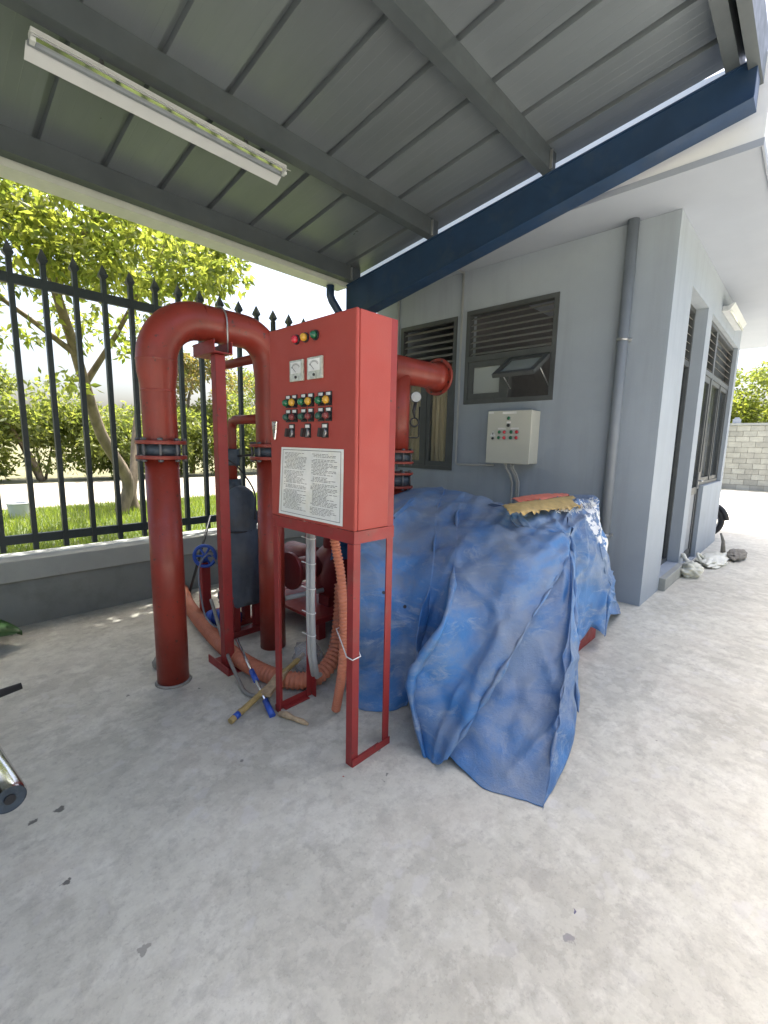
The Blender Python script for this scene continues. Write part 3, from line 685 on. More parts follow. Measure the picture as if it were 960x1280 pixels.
MB().tube(arc((xr_-rb+.06, PY, zc-rb+.06), 90, 0, rb-.06, (1,0,0), (0,0,1), 16), .096, 36, caps=False).build('elbow', 'pipe_red', pa)
MB().tube([(xr_, PY, zc-rb+.06), (xr_, PY, zc-rb-.03), (xr_, PY, 1.39)], [.096, .086, .086], 36, caps=False).build('riser', 'pipe_red', pa)
MB().cyl((xr_, PY, 0), (xr_, PY, 1.29), .086, 36).build('riser', 'pipe_red', pa)
joint(pa, xl, PY, 1.30, 1.40, .128, .086); joint(pa, xr_, PY, 1.29, 1.39, .128, .086)
for z in (1.66, 1.82): MB().tube([(xl, PY, z-.006), (xl, PY, z), (xl, PY, z+.006)], [.0865 if z < 1.7 else .1015, .0895 if z < 1.7 else .1035, .0865 if z < 1.7 else .1015], 36, caps=False).build('weld_seam', 'pipe_red', pa)
MB().cyl((xl, PY, 0), (xl, PY, .012), .10, 30, .092).build('mortar_collar', 'stone', pa)
# branch pipes off the second riser
MB().tube([(xr_, PY+.07, 1.945), (xr_, 3.20, 1.945), (xr_, 3.25, 1.93), (xr_, 3.26, 1.88), (xr_, 3.26, .6)], .03, 16).build('branch_pipe', 'pipe_red', pa)
MB().tube([(xr_, PY+.07, 1.555), (xr_, 3.02, 1.555), (xr_, 3.065, 1.54), (xr_, 3.08, 1.49), (xr_, 3.08, 1.0)], .032, 16).build('branch_pipe', 'pipe_red', pa)
gv = MB().tube([(xr_, 3.08, 1.23), (xr_, 3.08, 1.25), (xr_, 3.08, 1.29), (xr_, 3.08, 1.33), (xr_, 3.08, 1.35)], [.055, .05, .058, .05, .055], 16).build('valve', 'band', pa)
MB().tube([(xr_-.04, 3.06, 1.29), (xr_+.11, 2.98, 1.31), (xr_+.13, 2.97, 1.36)], .009, 8).build('lever', 'black', gv)
MB().tube([(xr_, 3.08, 1.02), (xr_, 3.08, 1.13)], .06, 12).build('valve', 'band', pa)

sp = thing('pipe_support', 'square red post with a short channel cradle under the pipe arch', 'pipe support', (1.252, 2.512, 0))
B(1.222, 1.282, 2.482, 2.542, .008, 1.885).build('post', 'red_frame', sp, bevel=.004)
mb = MB().box(1.195, 1.305, 2.44, 2.70, 1.887, 1.893).box(1.195, 1.201, 2.44, 2.70, 1.893, 1.955).box(1.299, 1.305, 2.44, 2.70, 1.893, 1.955)
mb.build('cradle', 'red_frame', sp)
MB().box(1.20, 1.30, 2.40, 2.66, 0, .008).box(1.195, 1.201, 2.40, 2.66, .0, .05).build('base_channel', 'red_frame', sp)
MB().tube([(1.295, PY-.106, 1.90)]+[Vector((1.295, PY+.106*math.cos(R(a)), zc+.106*math.sin(R(a)))) for a in range(180, -1, -15)]+[(1.295, PY+.106, 1.90)], .005, 8).build('u_bolt', 'steel', sp)

rp = thing('flanged_riser', 'red riser with a horizontal branch ending in a round bolted flange', 'pipe', (2.93, 2.5, 0))
RX, RY, RZ = 2.775, 2.50, 2.005
MB().cyl((RX, RY, .2), (RX, RY, 1.07), .095, 32).build('riser', 'pipe_red', rp)
MB().cyl((RX, RY, 1.25), (RX, RY, RZ+.02), .095, 32).build('riser', 'pipe_red', rp)
MB().tube([(RX-.13, RY, RZ), (RX+.425, RY, RZ), (RX+.46, RY, RZ), (RX+.50, RY, RZ)], [.108, .108, .112, .135], 32).build('branch', 'pipe_red', rp)
fl = MB().cyl((RX+.50, RY, RZ), (RX+.525, RY, RZ), .160, 40).build('flange', 'pipe_red', rp, bevel=.003)
for k in range(8):
    a = math.pi*2*(k+.5)/8
    MB().cyl((RX+.4985, RY+.138*math.cos(a), RZ+.138*math.sin(a)), (RX+.4995, RY+.138*math.cos(a), RZ+.138*math.sin(a)), .011, 10).build('bolt_hole', 'black', fl)
joint(rp, RX, RY, 1.25, 1.36, .14, .095); joint(rp, RX, RY, 1.05, 1.18, .14, .095)
MB().tube([(RX+.02, RY-.08, 1.465), (2.93, 2.42, 1.465), (2.952, 2.42, 1.475), (2.955, 2.42, 1.72)], .006, 8).build('gauge_pipe', 'black', rp)
ga = MB().cyl((2.925, 2.44, 1.795), (2.90, 2.415, 1.795), .046, 22).build('pressure_gauge', 'black', rp)
MB().cyl((2.8995, 2.4145, 1.795), (2.898, 2.413, 1.795), .040, 22).build('dial', 'steel', ga)
MB().tube(arc((2.893, 2.42, 1.59), 0, 360, .034, (.7, -.7, 0), (0, 0, 1), 20), .007, 6).build('siphon_loop', 'black', rp)
MB().tube([(2.893, 2.42, 1.625), (2.885, 2.425, 1.68), (2.90, 2.42, 1.75)], [.008, .014, .014], 8).build('gauge_cock', 'black', rp)

# ------------------------------------------------------------------ pumps behind the cabinet
jp = thing('covered_pump', 'small upright pump wrapped in dark blue-grey canvas behind the pipe support', 'pump', (1.60, 2.98, 0))
mb = MB(); rg = random.Random(5); n = 40
prof2 = [(.22, .135), (.26, .140), (.40, .135), (.55, .128), (.68, .130), (.75, .112), (.78, .100), (.85, .108), (.96, .100), (1.04, .080), (1.08, .035), (1.09, .002)]
pp = cat_rom([(r, z, 0) for z, r in prof2], 4); vs = []
for i, (r, z, _) in enumerate(pp):
    for j in range(n):
        a = 2*math.pi*j/n
        fold = 1+.10*(1-abs(math.sin(2.5*a+2*z)))**2*(1.3-z)+.07*(1-abs(math.sin(4.5*a-7*z)))**3+.05*math.sin(17*a+14*z)*math.sin(5*z)+.10*(1-abs(math.sin(9*z+1.5*a)))**5
        lean = .02*z
        vs.append((1.60+lean+r*fold*math.cos(a)*1.05, 2.98+r*fold*math.sin(a), z+.012*math.sin(3*a) if i < 3 else z))
mb.add(vs, [(i*n+j, i*n+(j+1) % n, (i+1)*n+(j+1) % n, (i+1)*n+j) for i in range(len(pp)-1) for j in range(n)], True)
mb.build('canvas_cover', 'greyblue', jp)
MB().tube([(1.60+.106*math.cos(R(a)), 2.98+.103*math.sin(R(a)), .765) for a in range(0, 360, 20)], .007, 6, closed=True).build('tie_rope', 'black', jp)
for x, y in ((1.515, 2.90), (1.685, 2.90), (1.515, 3.06), (1.685, 3.06)):
    B(x-.025, x+.025, y-.025, y+.025, .045, .30).build('leg', 'red_frame', jp)
MB().box(1.46, 1.74, 2.86, 2.92, 0, .043).box(1.46, 1.74, 3.04, 3.10, 0, .043).build('skid', 'red_frame', jp)

ep = thing('electric_pump', 'dark red cast centrifugal pump on a steel skid under the control cabinet', 'pump', (2.15, 2.62, 0))
mb = MB().tube([(2.22, 2.50, .42), (2.22, 2.53, .42), (2.22, 2.56, .42), (2.22, 2.68, .42), (2.22, 2.71, .42), (2.22, 2.74, .42)], [.10, .19, .215, .215, .19, .10], 32)
mb.build('volute', 'pump_red', ep)
MB().tube([(2.22, 2.62, .55), (2.20, 2.62, .70), (2.19, 2.62, .80)], [.10, .08, .085], 24).build('outlet', 'pump_red', ep)
MB().cyl((2.19, 2.62, .80), (2.19, 2.62, .83), .135, 28).build('flange', 'pump_red', ep)
MB().cyl((2.0, 2.60, .50), (1.80, 2.60, .50), .085, 28).build('inlet', 'pump_red', ep)
MB().cyl((1.80, 2.60, .50), (1.775, 2.60, .50), .135, 32).build('flange', 'pump_red', ep, bevel=.003)
MB().tube([(2.22, 2.74, .42), (2.22, 2.85, .42), (2.22, 2.87, .42), (2.22, 3.22, .42), (2.22, 3.25, .42)], [.07, .07, .135, .135, .09], 24).build('motor', 'pump_red', ep)
for k in range(7): MB().tube(arc((2.22, 2.62, .42), -100+18*k, -96+18*k, .222, (1,0,0), (0,0,1), 2), .02, 6).build('rib', 'pump_red', ep)
MB().box(1.86, 2.42, 2.42, 2.48, .12, .16).box(1.86, 2.42, 3.16, 3.22, .12, .16).box(1.90, 2.38, 2.48, 3.16, .13, .155).build('base_plate', 'red_frame', ep, bevel=.004)
for x, y in ((1.93, 2.45), (2.35, 2.45), (1.93, 3.19), (2.35, 3.19)): B(x-.03, x+.03, y-.028, y+.028, 0, .12).build('foot', 'red_frame', ep)
MB().box(2.10, 2.34, 2.56, 2.68, .16, .24).build('pedestal', 'pump_red', ep)
MB().tube([(1.70, 2.55, .33), (2.00, 2.50, .335)], .018, 8).build('drain_pipe', 'conduit', ep)

gvt = thing('handwheel_valve', 'red upright valve with a blue round handwheel beside the canvas-covered pump', 'valve', (1.50, 3.36, 0))
MB().box(1.475, 1.545, 3.34, 3.41, .04, .46).build('stem_post', 'red_frame', gvt, bevel=.004)
MB().box(1.42, 1.66, 3.33, 3.42, 0, .04).build('foot_channel', 'red_frame', gvt)
hw = MB().tube([(1.50+.082*math.cos(R(a))*.75, 3.33-.082*math.cos(R(a))*.6, .52+.082*math.sin(R(a))) for a in range(0, 360, 15)], .014, 8, closed=True).build('handwheel', 'bluep', gvt)
for a in (0, 60, 120):
    c = math.cos(R(a)); s = math.sin(R(a))
    MB().cyl((1.50-.08*c*.75, 3.33+.08*c*.6, .52-.08*s), (1.50+.08*c*.75, 3.33-.08*c*.6, .52+.08*s), .009, 8).build('spoke', 'bluep', hw)
MB().cyl((1.50, 3.33, .52), (1.515, 3.37, .47), .022, 10).build('hub', 'bluep', hw)
MB().ell((1.58, 3.20, .49), .03, .03, .04, 12, 8).build('brass_body', 'bamboo', gvt)

bm = thing('blue_motor', 'small blue finned motor lying on the floor behind the orange hose', 'motor', (1.52, 3.12, 0))
MB().tube([(1.44, 3.20, .075), (1.46, 3.18, .075), (1.60, 3.04, .075), (1.62, 3.02, .075)], [.045, .058, .058, .04], 20).build('housing', 'bluep', bm)
for k in range(6): MB().cyl((1.475+.02*k, 3.165-.02*k, .075), (1.479+.02*k, 3.161-.02*k, .075), .066, 20).build('fin', 'bluep', bm)
MB().box(1.46, 1.60, 3.06, 3.16, 0, .02).build('foot', 'black', bm)
tag(MB().tube(cat_rom([(1.58, 3.28, .44), (1.50, 3.26, .55), (1.40, 3.22, .45), (1.345, 3.05, .22), (1.34, 2.93, .14), (1.39, 2.84, .12), (1.44, 2.82, .25)], 8), .006, 8).build('power_cable', 'drain'),
    'thin grey cable looping down in front of the blue handwheel', 'cable')
tag(MB().tube([(1.60, 3.92, .012), (1.92, 4.105, .70)], .012, 10).build('leaning_rod', 'black', origin=(1.60, 3.92, 0)), 'thin dark rod leaning against the low wall', 'rod')
cs = thing('cable_bundle', 'pair of white cable sleeves with ties hanging below the cabinet', 'cables', (1.35, 1.79, .3))
MB().tube([(1.345, 1.795, 1.045), (1.345, 1.800, .55), (1.36, 1.81, .30), (1.42, 1.86, .14), (1.55, 1.98, .06), (1.7, 2.2, .03)], .014, 10).build('sleeve', 'conduit', cs)
MB().tube([(1.345, 1.764, 1.045), (1.345, 1.768, .55), (1.365, 1.785, .30), (1.43, 1.84, .13), (1.58, 1.97, .05), (1.74, 2.18, .02)], .014, 10).build('sleeve', 'conduit', cs)
for z in (.93, .80, .67, .54, .42): MB().tube([(1.345+.018*math.cos(R(a)), 1.782+.034*math.sin(R(a)), z) for a in range(0, 360, 30)], .0025, 6, closed=True).obox((1.325, 1.815, z+.004), ((1,0,0),(0,1,0),(0,0,1)), .002, .014, .002).build('cable_tie', 'label', cs)
tag(MB().tube(cat_rom([(1.50, 3.0, 1.30), (1.58, 2.92, 1.22), (1.66, 2.85, 1.05), (1.63, 2.80, .86)], 6), .006, 6).build('sensor_wire', 'black'), 'thin black wire hanging by the branch pipe valves', 'wire')

# corrugated hoses
def corrugated(pts, r, pitch, amp):
    P = cat_rom(pts, 24); seg = np.linalg.norm(np.diff(P, axis=0), axis=1); L = np.concatenate([[0], np.cumsum(seg)])
    m = int(L[-1]/pitch*4); q = np.linspace(0, L[-1], m)
    C = np.stack([np.interp(q, L, P[:, k]) for k in range(3)], 1)
    rr = [r+amp*math.cos(2*math.pi*i/4) for i in range(m)]
    return MB().tube([tuple(c) for c in C], rr, 18)
tag(corrugated([(1.60, 4.05, .052), (1.46, 3.55, .052), (1.335, 2.84, .052), (1.305, 2.46, .052), (1.335, 2.15, .052), (1.43, 1.965, .056), (1.55, 1.93, .085), (1.68, 1.97, .17), (1.79, 2.06, .32), (1.85, 2.12, .50)], .046, .027, .0055).build('corrugated_hose', 'hose'),
    'thick orange corrugated hose curving across the floor past the red posts', 'hose')
tag(corrugated([(1.352, 1.625, 1.045), (1.356, 1.60, .92), (1.36, 1.562, .76), (1.362, 1.542, .50), (1.37, 1.565, .28), (1.40, 1.625, .12), (1.41, 1.655, .03)], .0215, .017, .0032).build('corrugated_hose', 'hose'),
    'thin orange corrugated hose hanging from the cabinet and tied to its leg', 'hose')
tag(MB().tube([(1.199,1.34,.505), (1.199,1.302,.503), (1.245,1.302,.505), (1.30,1.39,.508), (1.388,1.535,.515), (1.382,1.572,.517), (1.338,1.572,.517), (1.26,1.44,.510)], .0028, 6, closed=True).build('tie_wire', 'label'), 'pale wire tying the thin orange hose to the cabinet leg', 'wire')
# sticks and rods
bb = []
for i in range(41):
    f = i/40; bb.append(((1-f)*.975+f*1.53, (1-f)*1.955+f*2.10, .018+.115*f))
rr = [.0165+(.003 if i % 10 == 5 else 0)-.002*(i/40) for i in range(41)]
bt = thing('bamboo_pole', 'short bamboo pole resting across the orange hose', 'pole', (.98, 1.955, 0))
MB().tube(bb, rr, 14).build('cane', 'bamboo', bt); MB().tube(bb[2:5], .0172, 14).build('tape', 'bluep', bt)
tag(MB().obox((1.28, 2.02, .085), ((.85,.45,.15),(-.46,.88,0),(-.14,-.07,.98)), .11, .028, .011).build('plank_offcut', 'wood', origin=(1.28, 2.02, 0)), 'grey wooden offcut lying behind the bamboo pole', 'plank')
mp = thing('mop_handle', 'chrome pole with blue grips propped beside the pipe support', 'pole', (1.15, 1.86, 0))
a, b = Vector((1.160, 1.870, .014)), Vector((1.275, 2.435, .20))
L_ = lambda f: a+(b-a)*f
MB().cyl(L_(0), L_(1), .0085, 12).build('pole', 'chrome', mp)
MB().cyl(L_(-.02), L_(.16), .0165, 14).build('grip', 'bluep', mp); MB().cyl(L_(.40), L_(.54), .0155, 14).build('grip', 'bluep', mp)
mb = MB(); pts = [(1.19, 1.845, .014), (1.205, 1.81, .018), (1.22, 1.765, .012), (1.235, 1.71, .014), (1.245, 1.675, .010)]
mb.tube(pts, [.014, .018, .012, .014, .006], 7); tag(mb.build('broken_stick', 'wood', origin=(1.2, 1.8, 0)), 'short splintered stick on the floor beside the blue grip', 'stick')
tag(MB().tube(cat_rom([(1.36, 2.95, .30), (1.30, 2.70, .16), (1.24, 2.50, .10), (1.20, 2.28, .02), (1.17, 2.12, .014), (1.25, 2.02, .014)], 8), .011, 8).build('grey_tube', 'greytube'), 'grey flexible tube sagging behind the square pipe support', 'tube')
def crumple(c, r3, seed, amp=.22, n=28, m=18, freq=3.2):
    rg = np.random.RandomState(seed); K = rg.normal(size=(14, 3))*freq; ph = rg.uniform(0, 6.28, 14)
    mb = MB(); vs = []
    for i in range(m+1):
        th = math.pi*i/m
        for j in range(n):
            p = 2*math.pi*j/n; d = np.array([math.sin(th)*math.cos(p), math.sin(th)*math.sin(p), math.cos(th)])
            q = 1+amp*np.sum(np.abs(np.sin(K@d+ph))-.6)/4.5
            v = d*q; vs.append((c[0]+r3[0]*v[0], c[1]+r3[1]*v[1], max(.002, c[2]+r3[2]*v[2])))
    mb.add(vs, [(i*n+j, (i+1)*n+j, (i+1)*n+(j+1) % n, i*n+(j+1) % n) for i in range(m) for j in range(n)], True); return mb
tag(crumple((1.56, 2.10, .10), (.085, .075, .10), 4, .5).build('plastic_bag', 'bag', origin=(1.56, 2.1, 0)), 'crumpled clear plastic bag by the thick orange hose', 'bag')
tag(crumple((.955, 2.80, .03), (.05, .045, .05), 9, .2, 14, 9).build('stone', 'stone', origin=(.955, 2.8, 0)), 'small grey stone behind the left red riser', 'stone')

# ------------------------------------------------------------------ tarp over the diesel pump
dsk = thing('diesel_pump_set', 'red skid of the diesel pump showing below the blue tarp', 'pump', (2.9, 1.6, 0))
MB().box(2.05, 3.42, 1.03, 1.11, 0, .12).box(2.05, 3.42, 1.85, 1.93, 0, .12).box(3.34, 3.42, 1.11, 1.85, 0, .12).box(2.05, 2.13, 1.11, 1.85, 0, .12).build('skid', 'red_frame', dsk, bevel=.004)
MB().box(2.95, 3.38, 1.25, 1.80, .12, .82).build('engine_block', 'pump_red', dsk, bevel=.03)
MB().tube([(2.35, 1.75, .45), (2.40, 1.75, .45), (2.70, 1.75, .45), (2.95, 1.6, .45)], [.1, .22, .22, .16], 24).build('pump_end', 'pump_red', dsk)
COLS = [
 [(1.98,2.00,0.90), (1.77,1.88,0.82), (1.62,1.75,0.66), (1.55,1.69,0.40), (1.53,1.67,0.14), (1.51,1.64,0.00)],
 [(2.19,1.98,0.97), (1.99,1.88,0.89), (1.75,1.71,0.69), (1.61,1.60,0.41), (1.58,1.59,0.15), (1.54,1.56,0.00)],
 [(2.71,2.19,1.05), (2.33,1.95,0.95), (1.96,1.68,0.73), (1.75,1.52,0.44), (1.69,1.49,0.15), (1.63,1.46,0.00)],
 [(2.93,2.14,1.06), (2.46,1.84,0.95), (2.02,1.52,0.75), (1.79,1.39,0.49), (1.75,1.41,0.18), (1.72,1.44,0.00)],
 [(2.89,2.02,1.06), (2.50,1.76,0.945), (2.05,1.44,0.765), (1.80,1.28,0.51), (1.84,1.42,0.17), (1.77,1.42,0.03)],
 [(2.89,1.93,1.05), (2.49,1.68,0.94), (2.06,1.39,0.77), (1.69,1.18,0.57), (1.53,1.24,0.30), (1.49,1.13,0.00)],
 [(2.84,1.73,1.04), (2.51,1.53,0.93), (2.13,1.25,0.76), (1.84,1.09,0.50), (1.60,1.10,0.22), (1.47,1.06,0.00)],
 [(2.78,1.57,1.02), (2.57,1.40,0.93), (2.32,1.09,0.79), (1.90,0.98,0.52), (1.62,0.98,0.28), (1.46,1.01,0.05)],
 [(2.71,1.45,1.01), (2.62,1.32,0.92), (2.73,1.04,0.78), (2.04,0.92,0.56), (1.68,0.93,0.31), (1.48,0.99,0.07)],
 [(2.74,1.42,1.00), (2.65,1.29,0.92), (2.79,1.08,0.755), (2.17,1.02,0.48), (1.77,1.03,0.22), (1.53,1.03,0.03)],
 [(2.78,1.39,0.99), (2.68,1.26,0.91), (2.80,1.06,0.75), (2.28,0.93,0.45), (1.83,0.87,0.17), (1.51,0.83,0.00)],
 [(2.88,1.35,0.98), (2.74,1.21,0.91), (2.81,1.05,0.75), (2.35,0.87,0.44), (1.89,0.75,0.17), (1.56,0.69,0.00)],
 [(3.06,1.35,0.98), (2.82,1.18,0.90), (2.82,1.04,0.75), (2.33,0.83,0.46), (1.89,0.69,0.20), (1.59,0.61,0.00)],
 [(3.18,1.32,0.99), (2.89,1.16,0.90), (2.85,1.04,0.75), (2.48,0.87,0.45), (2.21,0.75,0.24), (1.92,0.64,0.03)],
 [(3.30,1.30,1.00), (2.96,1.14,0.91), (2.86,1.04,0.76), (2.59,0.90,0.46), (2.40,0.81,0.24), (2.29,0.74,0.05)],
 [(3.40,1.29,1.00), (3.06,1.14,0.90), (2.95,1.07,0.73), (2.91,1.02,0.45), (2.91,0.99,0.24), (2.91,0.97,0.13)],
 [(3.54,1.30,1.00), (3.17,1.13,0.90), (3.03,1.04,0.71), (3.07,1.02,0.44), (3.12,1.00,0.26), (3.16,0.99,0.17)],
 [(3.66,1.29,1.00), (3.28,1.12,0.90), (3.17,1.02,0.71), (3.24,0.98,0.44), (3.23,0.94,0.25), (3.18,0.92,0.14)],
 [(3.71,1.27,1.01), (3.39,1.11,0.89), (3.27,1.00,0.69), (3.35,0.96,0.42), (3.34,0.94,0.22), (3.27,0.92,0.10)],
 [(3.72,1.26,1.01), (3.46,1.11,0.87), (3.31,0.99,0.64), (3.45,0.99,0.42), (3.46,0.97,0.30), (3.44,0.95,0.20)],
 [(3.73,1.25,1.01), (3.51,1.11,0.84), (3.52,1.02,0.56), (3.87,1.06,0.26), (4.02,1.06,0.10), (4.13,1.06,0.00)],
 [(3.90,1.32,1.00), (3.74,1.20,0.84), (3.71,1.09,0.55), (4.03,1.14,0.28), (4.16,1.19,0.12), (4.26,1.26,0.00)],
]
SHARP = {3, 5, 8, 9, 12, 14, 15, 18, 19}
full = []
for ci, c in enumerate(COLS):
    x, y, z = c[0]; xe = min(x+.12, 4.1)
    full.append([(xe, y+.62, .02), (xe, y+.56, z*.5), (min(x+.06, 4.0), y+.38, z-.10)]+c)
    if ci in SHARP: full.append([(px_+.004, py_+.004, pz_) for px_, py_, pz_ in full[-1]])
full = np.array(full)
nv, nu = 14, 7
V1 = np.array([cat_rom(c, nv) for c in full])                 # columns x rows
V2 = np.array([cat_rom(V1[:, j], nu) for j in range(V1.shape[1])]).transpose(1, 0, 2)
U_, V_ = V2.shape[:2]
du = np.gradient(V2, axis=0); dv = np.gradient(V2, axis=1); nr = np.cross(du, dv); nr /= np.linalg.norm(nr, axis=2, keepdims=True)+1e-9
if nr[U_//2, V_//2, 1] > 0: nr = -nr
rg = np.random.RandomState(11); disp = np.zeros((U_, V_))
X = V2
for k in range(60):                                           # creases: sharp ridges along random lines
    d = rg.normal(size=3); d[2] *= .7; d /= np.linalg.norm(d); fr = rg.uniform(3, 9); ph = rg.uniform(0, 6.28)
    s = np.sin(X@d*fr+ph+.6*np.sin(X@rg.normal(size=3)*4)); loc = np.exp(-np.sum((X-X[rg.randint(U_), rg.randint(40, V_)])**2, 2)/(2*.32**2))
    disp += (1-np.abs(s))**7*loc*.028*rg.choice((-1, 1, 1))
for k in range(30):
    d = rg.normal(size=3)*rg.uniform(14, 34); disp += np.sin(X@d+rg.uniform(0, 6.28))*.0011
fade = np.ones(V_); fade[-6:] = np.linspace(1, .3, 6)
V2 = V2+nr*(disp*fade)[:, :, None]
V2[:, :, 2] = np.maximum(V2[:, :, 2], .004)
hemj = rg.uniform(-.008, .008, (U_, 2)); hemj = (hemj+np.roll(hemj, 1, 0)+np.roll(hemj, -1, 0))/2
V2[:, -1, :2] += hemj
mb = MB(); mb.add([tuple(p) for p in V2.reshape(-1, 3)], [(i*V_+j, i*V_+j+1, (i+1)*V_+j+1, (i+1)*V_+j) for i in range(U_-1) for j in range(V_-1)], True)
tp = mb.build('blue_tarp', 'tarp', origin=(2.4, 1.4, 0)); tag(tp, 'large faded blue tarp draped over the diesel pump and spilling onto the floor', 'tarp')
so = tp.modifiers.new('solid', 'SOLIDIFY'); so.thickness = .003; so.offset = -1
ss = tp.modifiers.new('sub', 'SUBSURF'); ss.levels = 1; ss.render_levels = 1
# torn tan and salmon liner on the crest
def strip(lo, up, m, name, label, seed):
    A = cat_rom(lo, 8); Bq = cat_rom(up, 8); n = min(len(A), len(Bq)); rg = np.random.RandomState(seed); mb = MB(); k = 7; vs = []
    for i in range(n):
        for j in range(k+1):
            f = j/k; p = A[i]*(1-f)+Bq[i]*f; p = p+rg.normal(size=3)*.0018
            if j == 0: p = p+np.array([0, 0, rg.uniform(-.018, .014)])
            p[2] += .008*math.sin(math.pi*f)
            vs.append(tuple(p))
    mb.add(vs, [(i*(k+1)+j, i*(k+1)+j+1, (i+1)*(k+1)+j+1, (i+1)*(k+1)+j) for i in range(n-1) for j in range(k)], True)
    o = mb.build(name, m, origin=(3, 1.3, .9)); s = o.modifiers.new('solid', 'SOLIDIFY'); s.thickness = .003
    return tag(o, label, 'sheet')
strip([(2.47,1.305,1.01), (2.555,1.235,1.01), (2.78,1.225,1.0), (2.94,1.19,.995), (3.10,1.16,.995), (3.33,1.17,.985)],
      [(2.60,1.42,1.03), (2.70,1.38,1.04), (2.88,1.35,1.045), (3.10,1.32,1.045), (3.32,1.32,1.045), (3.55,1.33,1.035)], 'tan', 'torn_liner', 'torn tan liner sheet showing on top of the blue tarp', 3)
strip([(2.78,1.39,1.035), (2.90,1.36,1.04), (3.05,1.34,1.045), (3.25,1.33,1.045), (3.48,1.33,1.035)],
      [(2.86,1.50,1.042), (3.00,1.48,1.055), (3.15,1.45,1.06), (3.36,1.42,1.056), (3.58,1.40,1.044)], 'salmon', 'liner_sheet', 'salmon-red sheet behind the torn tan liner on the tarp', 6)
# frayed threads
mb = MB(); rg = random.Random(12)
for k in range(150):
    f = rg.random(); bx = 2.85+.75*f**.7; by = 1.17+rg.uniform(-.02, .06)-.03*f; bz = .985-.06*f*rg.random()+.05*rg.random()*(f > .6)
    d = Vector((rg.uniform(-1, 1), rg.uniform(-1, .4), rg.uniform(-.6, 1))).normalized()*rg.uniform(.008, .032)
    p = Vector((bx, by, bz)); mb.tube([p, p+d*.5+Vector((0, 0, .006)), p+d], .0016, 4, caps=False)
tag(mb.build('frayed_threads', 'label'), 'pale frayed threads along the torn crest of the tarp', 'threads', kind='stuff')

# ------------------------------------------------------------------ motorcycles
def wheel(par, c, r, axis='x', tw=.045):
    e = (0, 1, 0) if axis == 'x' else (1, 0, 0); ad = Vector((1, 0, 0)) if axis == 'x' else Vector((0, 1, 0))
    ring = lambda rr_: [Vector(c)+Vector(e)*rr_*math.cos(R(a))+Vector((0, 0, 1))*rr_*math.sin(R(a)) for a in range(0, 360, 12)]
    w_ = MB().tube(ring(r-tw*.9), tw*.9, 12, closed=True).build('wheel', 'rubber', par)
    MB().tube(ring(r-tw*1.75), tw*.35, 8, closed=True).build('rim', 'steel', w_)
    MB().cyl(Vector(c)-ad*.05, Vector(c)+ad*.05, .04, 14).build('hub', 'steel', w_)
    for k in range(5):
        a = R(72*k+20); MB().cyl(c, Vector(c)+Vector(e)*(r-tw*1.7)*math.cos(a)+Vector((0, 0, 1))*(r-tw*1.7)*math.sin(a), .011, 6).build('spoke', 'steel', w_)
    return w_
sc_ = thing('scooter', 'scooter parked behind the building corner, only its front wheel and headlamp showing', 'scooter', (9.05, 1.6, 0))
wheel(sc_, (9.0, 1.20, .275), .275)
mb = MB().tube([Vector((9.0, 1.20, .275))+Vector((0, math.cos(R(a)), math.sin(R(a))))*.295 for a in range(30, 175, 8)], .04, 10); mb.build('fender', 'black', sc_)
MB().cyl((8.94, 1.20, .275), (8.94, 1.42, .80), .022, 10).cyl((9.06, 1.20, .275), (9.06, 1.42, .80), .022, 10).build('fork', 'steel', sc_)
MB().ell((9.0, 1.20, .86), .13, .17, .20, 18, 12).build('front_cowl', 'white_metal', sc_)
MB().ell((9.0, 1.08, .76), .09, .06, .10, 16, 10).build('headlamp', 'chrome', sc_)
MB().tube([(8.68, 1.42, 1.05), (8.85, 1.36, 1.04), (9.0, 1.34, 1.0), (9.15, 1.36, 1.04), (9.32, 1.42, 1.05)], .016, 8).build('handlebar', 'black', sc_)
MB().tube([(9.0, 1.40, .50), (9.0, 1.60, .32), (9.0, 1.95, .34), (9.0, 2.3, .50), (9.0, 2.55, .62)], [.10, .11, .12, .15, .08], 14).build('body', 'black', sc_)
MB().tube([(9.0, 1.80, .74), (9.0, 2.0, .76), (9.0, 2.4, .78), (9.0, 2.5, .77)], [.06, .12, .12, .07], 14).build('seat', 'black', sc_)
wheel(sc_, (9.0, 2.34, .275), .275)

mc = thing('motorcycle', 'parked motorcycle at the left edge, its chrome muffler and footpeg in view', 'motorcycle', (-.25, 2.2, 0))
dv_ = Vector((.02, 1, 0)).normalized()
m0, m1 = Vector((.113, 1.700, .275)), Vector((.055, 2.18, .30))
mu = MB().tube([m0, m0+(m1-m0)*.03, m0+(m1-m0)*.9, m1], [.043, .047, .047, .030], 28, caps=False).build('muffler', 'chrome', mc)
MB().cyl(m0+(m1-m0)*.012, m0+(m1-m0)*.02, .044, 28).build('muffler_end_cap', 'band', mu)
MB().cyl(m0-(m1-m0)*.005, m0+(m1-m0)*.013, .015, 14).build('outlet', 'black', mu)
MB().tube([m1, (-.02, 2.45, .26), (-.10, 2.70, .24), (-.22, 2.86, .40)], .018, 12).build('exhaust_pipe', 'chrome', mc)
MB().tube([(-.02, 2.335, .33), (.10, 2.345, .335), (.235, 2.350, .345)], [.016, .020, .014], 10).build('footpeg', 'rubber', mc)
MB().tube([(-.02, 2.42, .385), (.05, 2.42, .385), (.115, 2.415, .39)], [.010, .014, .016], 10).build('brake_pedal', 'chrome', mc)
MB().box(-.06, .02, 2.10, 2.50, .27, .33).build('peg_bracket', 'black', mc, bevel=.01)
wheel(mc, (-.25, 1.78, .29), .29); wheel(mc, (-.25, 3.05, .29), .29)
